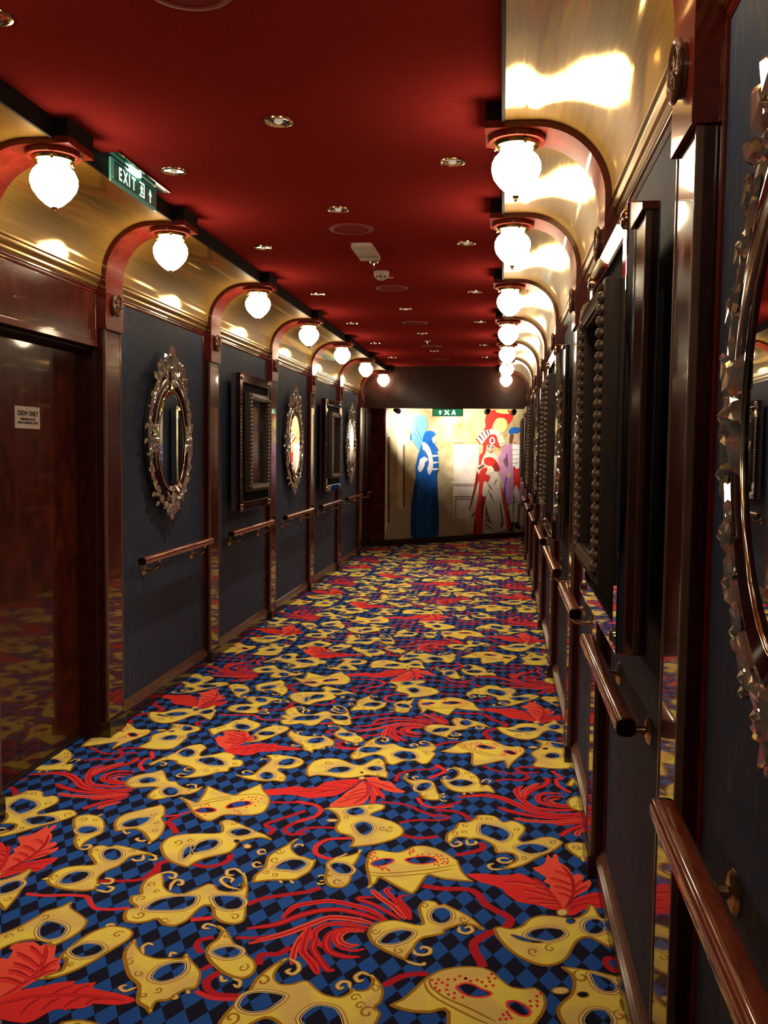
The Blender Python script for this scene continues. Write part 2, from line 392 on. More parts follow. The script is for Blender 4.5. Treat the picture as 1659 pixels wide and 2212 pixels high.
# ------------------------------------------------------------------ traced flat print (millimetres on the floor / on the mural)
CARPET_MASKS = [[0,[-389,2708,-383,2758,-349,2791,-312,2803,-272,2793,-242,2785,-226,2794,-242,2855,-247,2900,-233,2940,-210,2946,-190,2939,-178,2921,-162,2930,-128,2905,-90,2874,-57,2838,-25,2784,-43,2784,-62,2800,-94,2807,-125,2784,-149,2762,-150,2741,-183,2721,-213,2705,-229,2674,-235,2645,-249,2604,-255,2576,-287,2593,-336,2624,-369,2659],[[-342,2668,-323,2715,-289,2741,-254,2738,-251,2723,-267,2688,-298,2663,-329,2659],[-137,2856,-141,2828,-155,2809,-173,2806,-190,2820,-198,2847,-194,2876,-180,2897,-161,2900,-144,2884]],[]],[0,[-1,2797,21,2812,56,2805,88,2828,108,2869,144,2900,192,2907,224,2903,243,2896,273,2913,298,2950,312,2998,331,2988,338,2949,346,2911,359,2888,376,2823,389,2710,348,2737,321,2762,299,2782,277,2779,253,2746,223,2663,191,2621,153,2605,113,2615,66,2651,31,2701,9,2750],[[105,2771,125,2803,156,2820,188,2825,212,2817,219,2797,203,2773,172,2751,141,2752,117,2760],[56,2766,80,2761,117,2743,150,2736,122,2732,83,2741],[350,2862,341,2835,324,2816,304,2813,290,2827,287,2852,295,2880,313,2899,332,2902,347,2888],[259,2882,256,2872,249,2864,240,2863,234,2868,232,2878,236,2889,243,2897,251,2898,257,2893]],[[243,2935,238,2919,227,2909,215,2907,206,2914,203,2929,207,2944,218,2955,231,2957,240,2949]]],[1,[-467,3205,-468,3253,-459,3290,-432,3303,-399,3296,-363,3293,-337,3314,-312,3351,-270,3366,-218,3348,-172,3306,-138,3264,-133,3257,-113,3176,-90,3128,-70,3101,-106,3097,-172,3101,-207,3114,-232,3124,-247,3068,-261,3004,-277,2978,-306,2997,-353,3038,-398,3077,-404,3044,-416,3015,-431,2992,-433,3040,-450,3109,-463,3160],[[-441,3186,-427,3211,-398,3228,-373,3228,-374,3208,-399,3181,-425,3169],[-321,3236,-292,3256,-258,3269,-233,3265,-214,3248,-227,3231,-260,3214,-295,3212]],[]],[1,[-275,2354,-246,2388,-223,2429,-199,2481,-182,2509,-150,2544,-107,2566,-68,2575,-27,2575,2,2556,25,2524,53,2492,86,2487,115,2496,131,2486,146,2460,148,2419,137,2373,120,2336,84,2237,60,2151,42,2244,28,2256,-106,2165,-120,2344,-162,2335,-202,2331,-235,2335],[[-94,2465,-76,2482,-53,2478,-31,2462,-7,2449,-19,2436,-41,2429,-66,2433,-86,2449],[47,2413,63,2418,85,2405,98,2384,94,2366,78,2364,60,2379,48,2395]],[]],[0,[-1157,2663,-1179,2697,-1186,2740,-1163,2756,-1195,2784,-1206,2826,-1183,2843,-1200,2885,-1205,2942,-1187,2986,-1164,3000,-1138,2952,-1121,2909,-1088,2874,-1044,2867,-1010,2907,-982,2947,-953,2944,-929,2912,-893,2904,-860,2920,-861,2972,-891,3049,-865,3023,-834,2941,-816,2861,-796,2786,-786,2725,-810,2698,-856,2703,-892,2734,-918,2793,-942,2796,-954,2762,-964,2699,-994,2658,-1035,2664,-1064,2690,-1084,2674,-1116,2658],[[-1121,2750,-1109,2804,-1067,2837,-1018,2851,-990,2848,-984,2803,-1008,2767,-1056,2753],[-929,2858,-897,2873,-848,2870,-823,2840,-828,2800,-864,2789,-900,2809]],[]],[0,[-1468,2409,-1527,2509,-1498,2547,-1475,2586,-1451,2650,-1439,2689,-1408,2719,-1382,2762,-1367,2725,-1310,2683,-1275,2652,-1266,2605,-1275,2558,-1300,2509,-1318,2495,-1346,2513,-1387,2518,-1422,2502,-1451,2465],[[-1400,2585,-1400,2627,-1358,2621,-1323,2597,-1316,2552,-1343,2531,-1380,2548]],[]],[0,[-1278,2327,-1248,2361,-1230,2383,-1243,2432,-1267,2444,-1260,2515,-1238,2586,-1195,2634,-1136,2631,-1104,2606,-1101,2561,-1131,2491,-1154,2435,-1187,2380,-1226,2340],[[-1245,2485,-1225,2520,-1184,2524,-1158,2503,-1167,2475,-1200,2454,-1232,2465]],[]],[0,[-1081,2467,-1094,2518,-1087,2574,-1061,2534,-1024,2496,-982,2482,-948,2487,-909,2493,-906,2519,-868,2478,-829,2433,-816,2386,-817,2349,-846,2335,-872,2286,-901,2273,-897,2222,-922,2244,-955,2265,-970,2307,-985,2342,-1031,2383],[[-956,2385,-952,2435,-917,2465,-890,2464,-879,2426,-891,2395,-922,2371]],[]],[0,[-854,2543,-853,2576,-840,2612,-842,2657,-870,2677,-851,2685,-815,2650,-780,2598,-736,2550,-696,2514,-677,2476,-680,2436,-702,2413,-737,2417,-779,2441,-832,2494],[[-828,2536,-811,2560,-778,2571,-749,2554,-753,2526,-785,2513]],[]],[0,[-709,2210,-701,2271,-681,2328,-671,2363,-668,2412,-654,2459,-635,2498,-613,2533,-596,2538,-607,2507,-616,2465,-610,2430,-589,2409,-561,2413,-536,2431,-516,2434,-495,2413,-460,2380,-417,2372,-395,2394,-391,2419,-372,2409,-351,2415,-340,2436,-341,2465,-354,2493,-332,2482,-310,2450,-296,2409,-298,2362,-309,2340,-293,2318,-294,2292,-317,2172,-353,2152,-395,2198,-440,2174,-481,2118,-521,2139,-545,2220,-593,2247,-650,2180,-686,2163],[[-675,2297,-670,2339,-641,2358,-599,2359,-568,2350,-580,2316,-600,2286,-629,2273,-658,2278],[-498,2262,-470,2320,-416,2314,-385,2246,-405,2208,-453,2212]],[]],[0,[-1547,2898,-1545,2949,-1523,2989,-1483,3011,-1445,3020,-1433,3033,-1484,3096,-1502,3133,-1496,3167,-1469,3184,-1440,3176,-1420,3192,-1364,3183,-1311,3163,-1260,3146,-1225,3112,-1260,3126,-1289,3126,-1324,3105,-1328,3073,-1336,3026,-1357,2992,-1368,2961,-1366,2926,-1350,2893,-1351,2872,-1350,2884,-1344,2849,-1380,2830,-1444,2831,-1512,2855,-1546,2892],[[-1482,2880,-1486,2929,-1466,2961,-1433,2966,-1415,2954,-1414,2926,-1427,2895,-1453,2877],[-1366,3118,-1361,3091,-1370,3072,-1390,3069,-1413,3083,-1431,3108,-1437,3136,-1428,3155,-1407,3158,-1384,3144]],[]],[0,[-1250,3197,-1258,3246,-1248,3291,-1211,3323,-1152,3341,-1094,3350,-1067,3363,-1077,3407,-1099,3451,-1088,3481,-1058,3485,-1000,3447,-940,3401,-891,3373,-854,3335,-855,3322,-900,3336,-938,3313,-967,3283,-966,3241,-979,3190,-1017,3160,-1051,3131,-1075,3096,-1089,3056,-1115,3060,-1163,3083,-1207,3123],[[-1114,3177,-1118,3243,-1100,3279,-1071,3292,-1050,3279,-1045,3246,-1059,3210,-1085,3190],[-1129,3119,-1148,3180,-1144,3222,-1129,3199,-1122,3160],[-1027,3370,-1016,3398,-988,3407,-962,3398,-949,3377,-965,3353,-996,3343],[-970,3295,-970,3288,-973,3283,-979,3282,-985,3285,-989,3292,-989,3300,-986,3305,-980,3306,-974,3302]],[[-911,3260,-911,3247,-917,3238,-927,3236,-938,3243,-945,3254,-945,3267,-939,3276,-928,3278,-918,3271]]],[1,[-1352,3679,-1326,3677,-1295,3661,-1268,3644,-1260,3656,-1264,3742,-1276,3831,-1232,3803,-1178,3767,-1125,3747,-1113,3777,-1084,3827,-1059,3877,-1045,3891,-1012,3816,-978,3765,-956,3714,-946,3642,-950,3581,-980,3546,-1025,3534,-1072,3532,-1105,3522,-1122,3485,-1141,3458,-1175,3467,-1221,3508,-1268,3571,-1304,3627],[[-1232,3556,-1217,3579,-1188,3589,-1160,3578,-1157,3558,-1181,3544,-1208,3540],[-1116,3615,-1108,3648,-1082,3673,-1042,3679,-1033,3660,-1050,3636,-1081,3616,-1106,3602]],[]],[0,[-1669,3343,-1691,3396,-1684,3431,-1649,3451,-1602,3439,-1559,3397,-1528,3337,-1515,3285,-1532,3238,-1542,3194,-1537,3153,-1540,3136,-1560,3149,-1596,3202,-1612,3252],[[-1622,3295,-1618,3327,-1590,3336,-1557,3323,-1547,3302,-1566,3277,-1595,3272]],[]],[0,[-1508,3368,-1522,3432,-1504,3484,-1470,3519,-1439,3554,-1411,3579,-1401,3596,-1368,3565,-1343,3499,-1340,3460,-1303,3400,-1286,3329,-1285,3268,-1302,3214,-1307,3213,-1315,3246,-1363,3308,-1406,3338,-1436,3324,-1461,3311,-1474,3309],[[-1473,3383,-1458,3423,-1428,3447,-1392,3457,-1391,3414,-1406,3374,-1434,3356,-1463,3361]],[]],[0,[-192,3438,-189,3491,-162,3541,-150,3599,-112,3614,-90,3647,-76,3688,-37,3699,2,3686,33,3637,63,3656,97,3638,121,3594,114,3538,95,3482,105,3458,142,3481,179,3513,220,3519,254,3490,260,3465,232,3410,194,3363,154,3317,114,3264,73,3227,25,3211,53,3258,77,3297,67,3339,39,3347,4,3342,-7,3398,-33,3436,-70,3457,-102,3443,-117,3458,-150,3453,-169,3402,-186,3408],[[-59,3548,-51,3596,-20,3591,25,3570,53,3529,47,3484,25,3450,-11,3474,-49,3504],[82,3403,115,3434,155,3440,187,3428,200,3405,174,3376,134,3358,103,3373]],[]],[0,[-716,3653,-689,3678,-641,3685,-597,3708,-543,3732,-496,3745,-462,3729,-465,3687,-492,3653,-507,3621,-461,3598,-407,3568,-371,3527,-355,3483,-361,3438,-396,3389,-446,3347,-497,3322,-546,3310,-544,3366,-566,3406,-610,3426,-633,3467,-634,3514,-632,3543,-650,3598,-686,3642],[[-612,3644,-599,3676,-570,3691,-545,3665,-544,3630,-573,3610,-597,3616],[-556,3507,-538,3543,-511,3542,-487,3509,-484,3463,-505,3424,-531,3447]],[[-631,3548,-634,3537,-645,3529,-661,3527,-674,3531,-681,3540,-678,3550,-667,3558,-651,3561,-638,3557]]],[0,[-873,4040,-889,4114,-882,4208,-846,4261,-784,4278,-734,4259,-680,4213,-637,4207,-616,4251,-591,4303,-560,4308,-529,4251,-519,4174,-498,4113,-495,4051,-522,4059,-568,4070,-594,4072,-618,4050,-658,4025,-709,4017,-765,4033,-819,4036,-850,4013],[[-782,4099,-760,4148,-718,4168,-683,4154,-690,4114,-726,4089,-762,4089],[-604,4166,-581,4196,-544,4189,-534,4165,-551,4143,-582,4138]],[[-593,4038,-594,4025,-602,4016,-612,4014,-622,4021,-627,4033,-626,4046,-618,4055,-608,4057,-598,4050],[-609,4108,-610,4097,-615,4090,-623,4089,-630,4094,-634,4104,-633,4114,-628,4122,-620,4123,-613,4117]]],[0,[-427,4074,-418,4113,-407,4134,-404,4066,-376,4046,-334,4065,-290,4048,-268,3992,-255,3925,-239,3871,-240,3828,-276,3817,-314,3832,-341,3900,-373,3975,-409,4029],[[-352,3955,-338,4004,-305,4021,-291,4006,-299,3952,-322,3920,-343,3922]],[]],[0,[-255,4071,-230,4082,-204,4086,-181,4139,-184,4202,-209,4250,-181,4248,-135,4210,-98,4165,-75,4106,-65,4036,-35,4041,-13,3998,-4,3942,-42,3953,-91,3939,-141,3926,-183,3936,-223,3976],[[-210,4042,-182,4077,-143,4083,-103,4054,-128,4014,-169,4002,-196,4015]],[]],[0,[-609,3160,-600,3193,-570,3221,-534,3242,-510,3270,-503,3300,-494,3249,-498,3193,-504,3146,-496,3073,-497,3023,-515,2989,-550,2984,-577,3004,-593,3051,-596,3102],[[-587,3152,-564,3171,-531,3161,-507,3130,-510,3100,-540,3092,-568,3114]],[]],[0,[-833,2979,-840,3028,-830,3066,-823,3104,-832,3180,-817,3231,-790,3285,-769,3339,-750,3353,-762,3306,-754,3257,-722,3213,-691,3202,-662,3183,-649,3189,-645,3139,-651,3086,-670,3047,-685,3023,-704,3013,-736,3008,-784,2997,-814,2982],[[-776,3097,-763,3144,-734,3172,-698,3170,-679,3149,-681,3126,-701,3093,-729,3092]],[]],[0,[-1197,3988,-1155,3982,-1115,4001,-1105,4079,-1091,4147,-1090,4215,-1122,4265,-1075,4287,-1011,4276,-948,4252,-914,4202,-926,4134,-968,4095,-1009,4095,-1007,4069,-969,4025,-949,3979,-955,3929,-995,3935,-1032,3923,-1086,3926,-1145,3947],[[-1033,4156,-1024,4212,-992,4238,-965,4221,-966,4167,-997,4142],[-1016,3999,-1015,3971,-1026,3953,-1044,3950,-1063,3964,-1076,3989,-1078,4016,-1067,4036,-1048,4039,-1029,4024]],[]],[0,[-1641,4058,-1625,4114,-1596,4188,-1566,4264,-1545,4341,-1489,4381,-1442,4329,-1446,4255,-1430,4208,-1382,4237,-1338,4280,-1284,4260,-1260,4215,-1262,4187,-1224,4186,-1197,4143,-1200,4090,-1240,4070,-1238,4019,-1278,4000,-1309,3958,-1353,3926,-1400,3906,-1429,3914,-1399,3956,-1398,4006,-1442,4051,-1508,4080,-1531,4116,-1572,4123,-1598,4092,-1616,4042],[[-1554,4237,-1539,4298,-1492,4276,-1474,4222,-1494,4184,-1528,4199],[-1424,4147,-1403,4185,-1358,4192,-1308,4152,-1283,4103,-1325,4089,-1375,4101]],[]],[0,[-1646,3795,-1654,3866,-1626,3919,-1580,3952,-1553,3988,-1528,3973,-1484,3893,-1459,3861,-1427,3860,-1401,3823,-1360,3795,-1323,3789,-1291,3823,-1291,3771,-1317,3723,-1358,3705,-1390,3678,-1414,3653,-1450,3636,-1479,3653,-1495,3683,-1496,3739,-1488,3774,-1519,3775,-1558,3763,-1598,3754],[[-1598,3850,-1580,3884,-1544,3883,-1522,3851,-1547,3823,-1576,3818],[-1379,3746,-1376,3719,-1386,3701,-1406,3697,-1428,3711,-1444,3736,-1448,3763,-1438,3782,-1417,3785,-1395,3771]],[]],[0,[197,2611,234,2612,291,2605,332,2593,372,2576,393,2525,371,2479,355,2463,356,2427,369,2385,360,2216,292,2186,230,2189,173,2210,194,2297,175,2365,173,2404,189,2439,213,2475,225,2524,222,2569],[[249,2380,269,2410,299,2414,312,2390,311,2360,278,2338,245,2351],[283,2583,300,2580,329,2565,345,2532,334,2509,309,2508,292,2529],[264,2482,261,2475,253,2469,245,2468,238,2472,236,2478,239,2486,247,2491,255,2492,262,2489]],[[215,2494,210,2482,196,2473,180,2471,167,2476,163,2486,168,2498,182,2507,198,2510,211,2505]]]]
CARPET_STROKES = [[[-445,3118,-397,3114,-331,3131,-265,3156,-199,3185,-140,3221],6,'br'],[[-438,3093,-394,3092,-328,3106,-230,3143,-145,3190],6,'br'],[[-191,2487,-182,2445,-154,2406,-97,2365,-42,2329,-9,2312],7,'br'],[[-178,2497,-169,2456,-127,2410,-70,2378,-36,2356,12,2324],7,'br'],[[-1285,3610,-1228,3661,-1161,3714,-1089,3753,-1029,3768,-983,3753],6,'br'],[[-1272,3584,-1219,3634,-1153,3686,-1119,3712],6,'br'],[[221,2958,199,3037,166,3118,137,3166],14,'r0'],[[234,2960,263,3046,273,3127,268,3202,241,3277],12,'r0'],[[199,3029,150,3056,99,3071],7,'r0'],[[200,3020,149,3043,99,3058],8,'r2'],[[184,3070,129,3107,73,3134],7,'r0'],[[185,3060,129,3094,73,3120],8,'r2'],[[207,3003,160,3012,111,3009],7,'r0'],[[208,2994,159,2999,111,2997],8,'r2'],[[216,2984,184,2989,150,2984],7,'r0'],[[217,2975,183,2977,150,2972],8,'r2'],[[169,3111,100,3122,31,3120],7,'r0'],[[170,3101,100,3108,31,3106],8,'r2'],[[268,3082,236,3107,204,3116],7,'r0'],[[269,3074,236,3095,203,3105],7,'r1'],[[271,3127,233,3158,193,3175],7,'r0'],[[272,3118,232,3146,192,3163],7,'r1'],[[260,3039,238,3060,215,3067],7,'r0'],[[260,3030,237,3049,214,3056],7,'r1'],[[264,3194,238,3221,210,3232],7,'r0'],[[265,3184,237,3208,209,3219],7,'r1'],[[271,3097,290,3144,308,3177],7,'r0'],[[271,3089,289,3132,307,3165],7,'r1'],[[266,3061,294,3105,321,3134],7,'r0'],[[267,3052,293,3093,320,3122],7,'r1'],[[250,2996,306,3039,362,3068],7,'r0'],[[251,2988,305,3028,361,3057],7,'r1'],[[248,2975,302,2997,356,3005],7,'r0'],[[249,2967,301,2986,354,2994],7,'r1'],[[250,2955,282,2990,314,3012],7,'r0'],[[251,2948,281,2980,313,3001],7,'r1'],[[-609,4021,-647,3908,-748,3858,-869,3827],14,'r0'],[[-602,4010,-567,3944,-558,3832,-600,3728],14,'r0'],[[-634,3933,-677,3957,-717,3967],8,'r0'],[[-632,3922,-674,3943,-715,3951],9,'r2'],[[-670,3893,-724,3909,-776,3911],8,'r0'],[[-668,3882,-721,3895,-773,3895],9,'r2'],[[-708,3870,-746,3845,-780,3808],8,'r0'],[[-706,3859,-743,3832,-777,3793],9,'r2'],[[-769,3854,-812,3866,-852,3864],8,'r0'],[[-767,3843,-809,3853,-849,3849],9,'r2'],[[-563,3921,-601,3888,-635,3842],8,'r0'],[[-562,3910,-599,3875,-633,3827],9,'r2'],[[-559,3876,-606,3836,-651,3784],8,'r0'],[[-557,3865,-604,3823,-648,3770],9,'r2'],[[-556,3832,-615,3786,-669,3728],8,'r0'],[[-555,3821,-612,3773,-667,3713],9,'r2'],[[-567,4003,-505,3967,-444,3918],8,'r0'],[[-565,3992,-504,3953,-442,3902],9,'r2'],[[-550,3947,-531,3905,-511,3850],8,'r0'],[[-548,3935,-529,3891,-509,3835],9,'r2'],[[-1328,2233,-1304,2293,-1289,2365,-1310,2445,-1334,2497],14,'r0'],[[-1314,2208,-1250,2249,-1146,2274,-988,2274],14,'r0'],[[-1293,2384,-1354,2428,-1405,2453],9,'r0'],[[-1287,2374,-1346,2414,-1397,2438],10,'r1'],[[-1292,2359,-1342,2387,-1383,2397],9,'r0'],[[-1286,2349,-1335,2374,-1375,2383],10,'r1'],[[-1296,2333,-1342,2357,-1379,2361],9,'r0'],[[-1290,2323,-1335,2344,-1371,2347],10,'r1'],[[-1300,2303,-1345,2321,-1380,2321],9,'r0'],[[-1295,2293,-1338,2308,-1372,2307],10,'r1'],[[-1305,2425,-1348,2467,-1381,2490],9,'r0'],[[-1299,2414,-1340,2453,-1373,2474],10,'r1'],[[-1283,2365,-1278,2408,-1262,2431],9,'r0'],[[-1277,2355,-1270,2394,-1254,2416],10,'r1'],[[-1283,2325,-1268,2363,-1243,2382],9,'r0'],[[-1277,2315,-1261,2350,-1235,2367],10,'r1'],[[-1198,2261,-1184,2296,-1161,2314],9,'r0'],[[-1193,2252,-1178,2284,-1154,2301],10,'r1'],[[-1144,2269,-1133,2306,-1113,2326],9,'r0'],[[-1140,2260,-1127,2294,-1107,2313],10,'r1'],[[-1221,2249,-1233,2217,-1235,2171],9,'r0'],[[-1216,2239,-1226,2206,-1229,2159],10,'r1'],[[-1167,2257,-1182,2236,-1189,2199],9,'r0'],[[-1162,2247,-1176,2224,-1182,2187],10,'r1'],[[-1113,2265,-1128,2249,-1135,2216],9,'r0'],[[-1109,2255,-1122,2237,-1129,2204],10,'r1'],[[-1057,2268,-1075,2263,-1085,2241],9,'r0'],[[-1053,2259,-1069,2251,-1079,2229],10,'r1'],[[387,3801,298,3747,220,3745,143,3773,85,3836,25,3891,-49,3913,-167,3872],39,'r1'],[[376,3759,257,3711,161,3716,64,3750,9,3788],34,'r0'],[[373,3729,254,3672,140,3664,75,3682],30,'r2'],[[382,3831,262,3792,164,3807,118,3874,95,3947,92,4003,118,4053],30,'r1'],[[118,3874,132,3953,171,4027,220,4081,236,4156,211,4164],30,'r0'],[[107,3915,125,3997,155,4048,195,4101],23,'r2'],[[364,3849,264,3833,194,3864,180,3927,211,3976,294,3989],25,'r1'],[[345,3856,245,3851,208,3909,251,3949,299,3946],18,'r0'],[[325,3853,258,3864,236,3903,278,3931],16,'r2'],[[387,3712,311,3671,238,3641],28,'r1'],[[384,3683,307,3614,270,3563,257,3534],30,'r0'],[[379,3635,323,3580,324,3544],25,'r2'],[[-337,2796,-397,2851,-471,2880,-541,2893,-589,2875,-649,2839,-672,2758],27,'r1'],[[-349,2788,-419,2822,-498,2842,-562,2826,-619,2785,-685,2718,-766,2682],30,'r0'],[[-371,2766,-439,2787,-521,2787,-576,2735,-641,2670,-736,2598],30,'r2'],[[-388,2745,-467,2757,-522,2743,-551,2696,-542,2650,-509,2609],25,'r1'],[[-392,2732,-462,2727,-500,2692,-505,2638,-484,2591,-434,2571,-390,2577],27,'r0'],[[-397,2719,-450,2717,-470,2684,-461,2651,-430,2632,-404,2642],22,'r2'],[[-423,2727,-477,2707,-484,2659,-455,2617,-413,2607,-382,2623],15,'r1'],[[-296,2808,-351,2858,-403,2897,-447,2917,-442,2932,-396,2939],22,'r0'],[[-280,2811,-328,2888,-379,2942,-417,2993],25,'r2'],[[-268,2812,-310,2904,-343,2954,-365,2993,-351,3017],20,'r1'],[[-261,2813,-277,2876,-306,2925,-313,2959,-283,2967],16,'r0'],[[-572,2717,-588,2643,-590,2586,-581,2506],22,'r2'],[[-573,2723,-572,2645,-564,2579,-521,2520,-495,2467],27,'r1'],[[-541,2674,-539,2605,-505,2544,-472,2496,-452,2499],25,'r0'],[[-1559,2790,-1490,2787,-1409,2803,-1351,2801,-1320,2765,-1283,2730,-1220,2736,-1179,2752],18,'rc'],[[-1359,2913,-1275,2925,-1216,2949,-1200,3031],20,'rb'],[[-1204,2972,-1186,3004,-1204,3069,-1172,3097],26,'rb'],[[-1082,3087,-1031,3072,-986,3095,-963,3137,-970,3183],24,'rb'],[[-1347,3479,-1294,3497,-1254,3543],15,'rc'],[[-1315,3436,-1276,3395,-1232,3329],26,'rb'],[[-1279,3489,-1307,3446],18,'rb'],[[-951,3694,-886,3699,-827,3713,-797,3687],22,'rb'],[[-845,3721,-757,3693,-721,3637,-738,3565,-796,3507],22,'rc'],[[-784,3627,-849,3547,-907,3480,-904,3453,-869,3421,-876,3375],22,'rb'],[[-767,3550,-813,3476,-825,3428,-792,3388,-736,3406],22,'rb'],[[-772,3400,-728,3462,-635,3476],20,'rb'],[[-555,3390,-634,3369,-670,3312,-664,3247,-628,3212,-591,3202],22,'rc'],[[-499,3765,-422,3767,-359,3745,-315,3701,-264,3669,-224,3655],20,'rb'],[[-386,3562,-325,3600,-229,3615,-192,3641,-209,3667,-263,3649],18,'rb'],[[-358,3447,-290,3431,-222,3459],24,'rb'],[[-336,3845,-309,3774,-258,3741,-176,3774],20,'rc'],[[-250,3711,-191,3720,-139,3698,-98,3636],24,'rb'],[[-253,3752,-184,3794,-145,3832],18,'rb'],[[-452,4022,-446,4121,-381,4183,-293,4210,-284,4277],20,'rb'],[[-284,4264,-238,4193,-266,4138,-305,4082],24,'rc'],[[-51,3425,-46,3375,-88,3336,-143,3303],26,'rb'],[[-6,4093,46,4126,111,4124,146,4166,126,4226,91,4272,136,4305,203,4303],20,'rb'],[[-66,4286,2,4232,59,4202,135,4227,201,4238],18,'rb'],[[260,4273,287,4214,302,4179,275,4162,279,4079,328,4006],20,'rc'],[[-246,3048,-183,3036,-89,3043,-53,3012,-25,2947,15,2907,47,2879,53,2848,37,2809,-16,2764,-55,2711,-56,2666,-37,2614,-27,2578],30,'rb'],[[-301,2442,-261,2492,-220,2513,-183,2519],24,'rb'],[[-807,2829,-766,2876,-689,2916,-627,2946,-592,2980],24,'rb'],[[-957,2708,-892,2731],24,'rc'],[[-852,2618,-887,2598,-888,2564,-860,2529],20,'rb'],[[-831,2443,-809,2477],18,'rb'],[[-777,2441,-798,2397,-786,2360,-748,2333,-676,2339],24,'rb'],[[-814,2342,-757,2317,-688,2323],17,'rc'],[[-784,2625,-717,2635,-660,2661],17,'rb'],[[-675,2492,-683,2544,-634,2557,-605,2600],24,'rb'],[[366,2685,335,2675,332,2642,349,2613,376,2607],20,'rb']]
CARPET_POLYS = [[[227,2952,188,2946,150,2967,110,2975,77,2983,64,3002,38,3033,31,3061,-4,3085,-45,3101,-89,3140,-95,3158,-40,3170,31,3166,88,3190,109,3178,136,3151,156,3139,178,3091,200,3044,223,2992],'r1'],[[230,2939,217,2998,200,3044,188,3078,193,3115,170,3141,182,3173,135,3237,161,3257,184,3293,195,3362,211,3322,217,3365,232,3361,235,3301,249,3287,268,3249,279,3204,294,3222,314,3201,305,3147,329,3181,337,3152,315,3097,285,3064,266,3033,249,2989,239,2941],'r2'],[[235,2927,265,3026,301,3059,337,3086,372,3098,370,3048,358,3026,366,3013,350,2984,323,2973,293,2962,264,2925,241,2915],'r1'],[[-613,4020,-664,4012,-713,3992,-768,3959,-790,3897,-838,3878,-885,3893,-933,3862,-1010,3827,-993,3763,-903,3788,-860,3784,-796,3761,-734,3787,-689,3811,-657,3872,-632,3922],'r1'],[[-594,4011,-623,3923,-654,3850,-665,3793,-695,3713,-690,3683,-642,3690,-597,3708,-554,3746,-545,3856,-562,3945],'r2'],[[-587,4024,-551,3923,-536,3792,-534,3749,-510,3753,-514,3839,-490,3821,-474,3791,-481,3844,-510,3907,-548,3994],'r1'],[[-599,4047,-539,4057,-526,4022,-472,4007,-438,3941,-396,3902,-415,3883,-466,3891,-513,3929,-575,4002],'r2'],[[-1389,2261,-1446,2372,-1435,2416,-1409,2414,-1420,2462,-1435,2465,-1432,2494,-1381,2513,-1352,2494,-1339,2507,-1304,2501,-1281,2444,-1256,2437,-1251,2417,-1236,2393,-1238,2372,-1251,2350,-1262,2338,-1278,2316,-1294,2275,-1315,2235,-1335,2205],'r2'],[[-1340,2204,-1317,2239,-1294,2275,-1263,2289,-1212,2321,-1161,2339,-1163,2319,-1103,2342,-1101,2313,-1028,2301,-970,2286,-963,2269,-997,2250,-1047,2247,-1085,2241,-1082,2224,-1130,2212,-1162,2203,-1186,2156,-1213,2140,-1278,2147,-1324,2166],'r1']]
CARPET_DOTS = [-454,3279,-443,3273,-454,3255,-442,3245,-454,3231,-446,3220,-430,3235,-413,3160,-402,3154,-392,3159,-397,3143,-381,3150,-373,3140,-316,3317,-306,3327,-317,3296,-307,3302,-301,3311,-312,3281,-214,3292,-223,3274,-206,3277,-196,3287,-187,3264,-173,3266,-197,3255,-182,3241,-169,3243,-206,3230,-188,3225,-215,3213,-201,3208,-171,3228,-267,3288,-283,3277,-242,3292,-74,2510,-61,2499,-42,2507,-29,2499,-11,2522,-2,2543,8,2522,-7,2505,3,2487,-17,2481,123,2454,134,2468,123,2431,122,2410,104,2428,105,2406,31,2357,41,2369,46,2357,38,2339,52,2345,23,2336,-170,2488,-152,2493,-157,2473,-140,2480,-157,2453,-145,2441,-125,2497,-125,2470,-105,2500,-93,2519,-76,2510,-119,2426,-103,2412,-80,2420,-126,2448,-103,2435,-1075,3706,-1080,3695,-1057,3731,-1041,3733,-1025,3736,-1000,3724,-1036,3702,-1021,3709,-1004,3691,-1020,3672,-1026,3651,-1003,3644,-1033,3618,-1075,3581,-1057,3574,-1043,3556,-1224,3599,-1215,3621,-1206,3632,-1196,3613,-1206,3511,-1188,3494,-1179,3515,-1169,3473]
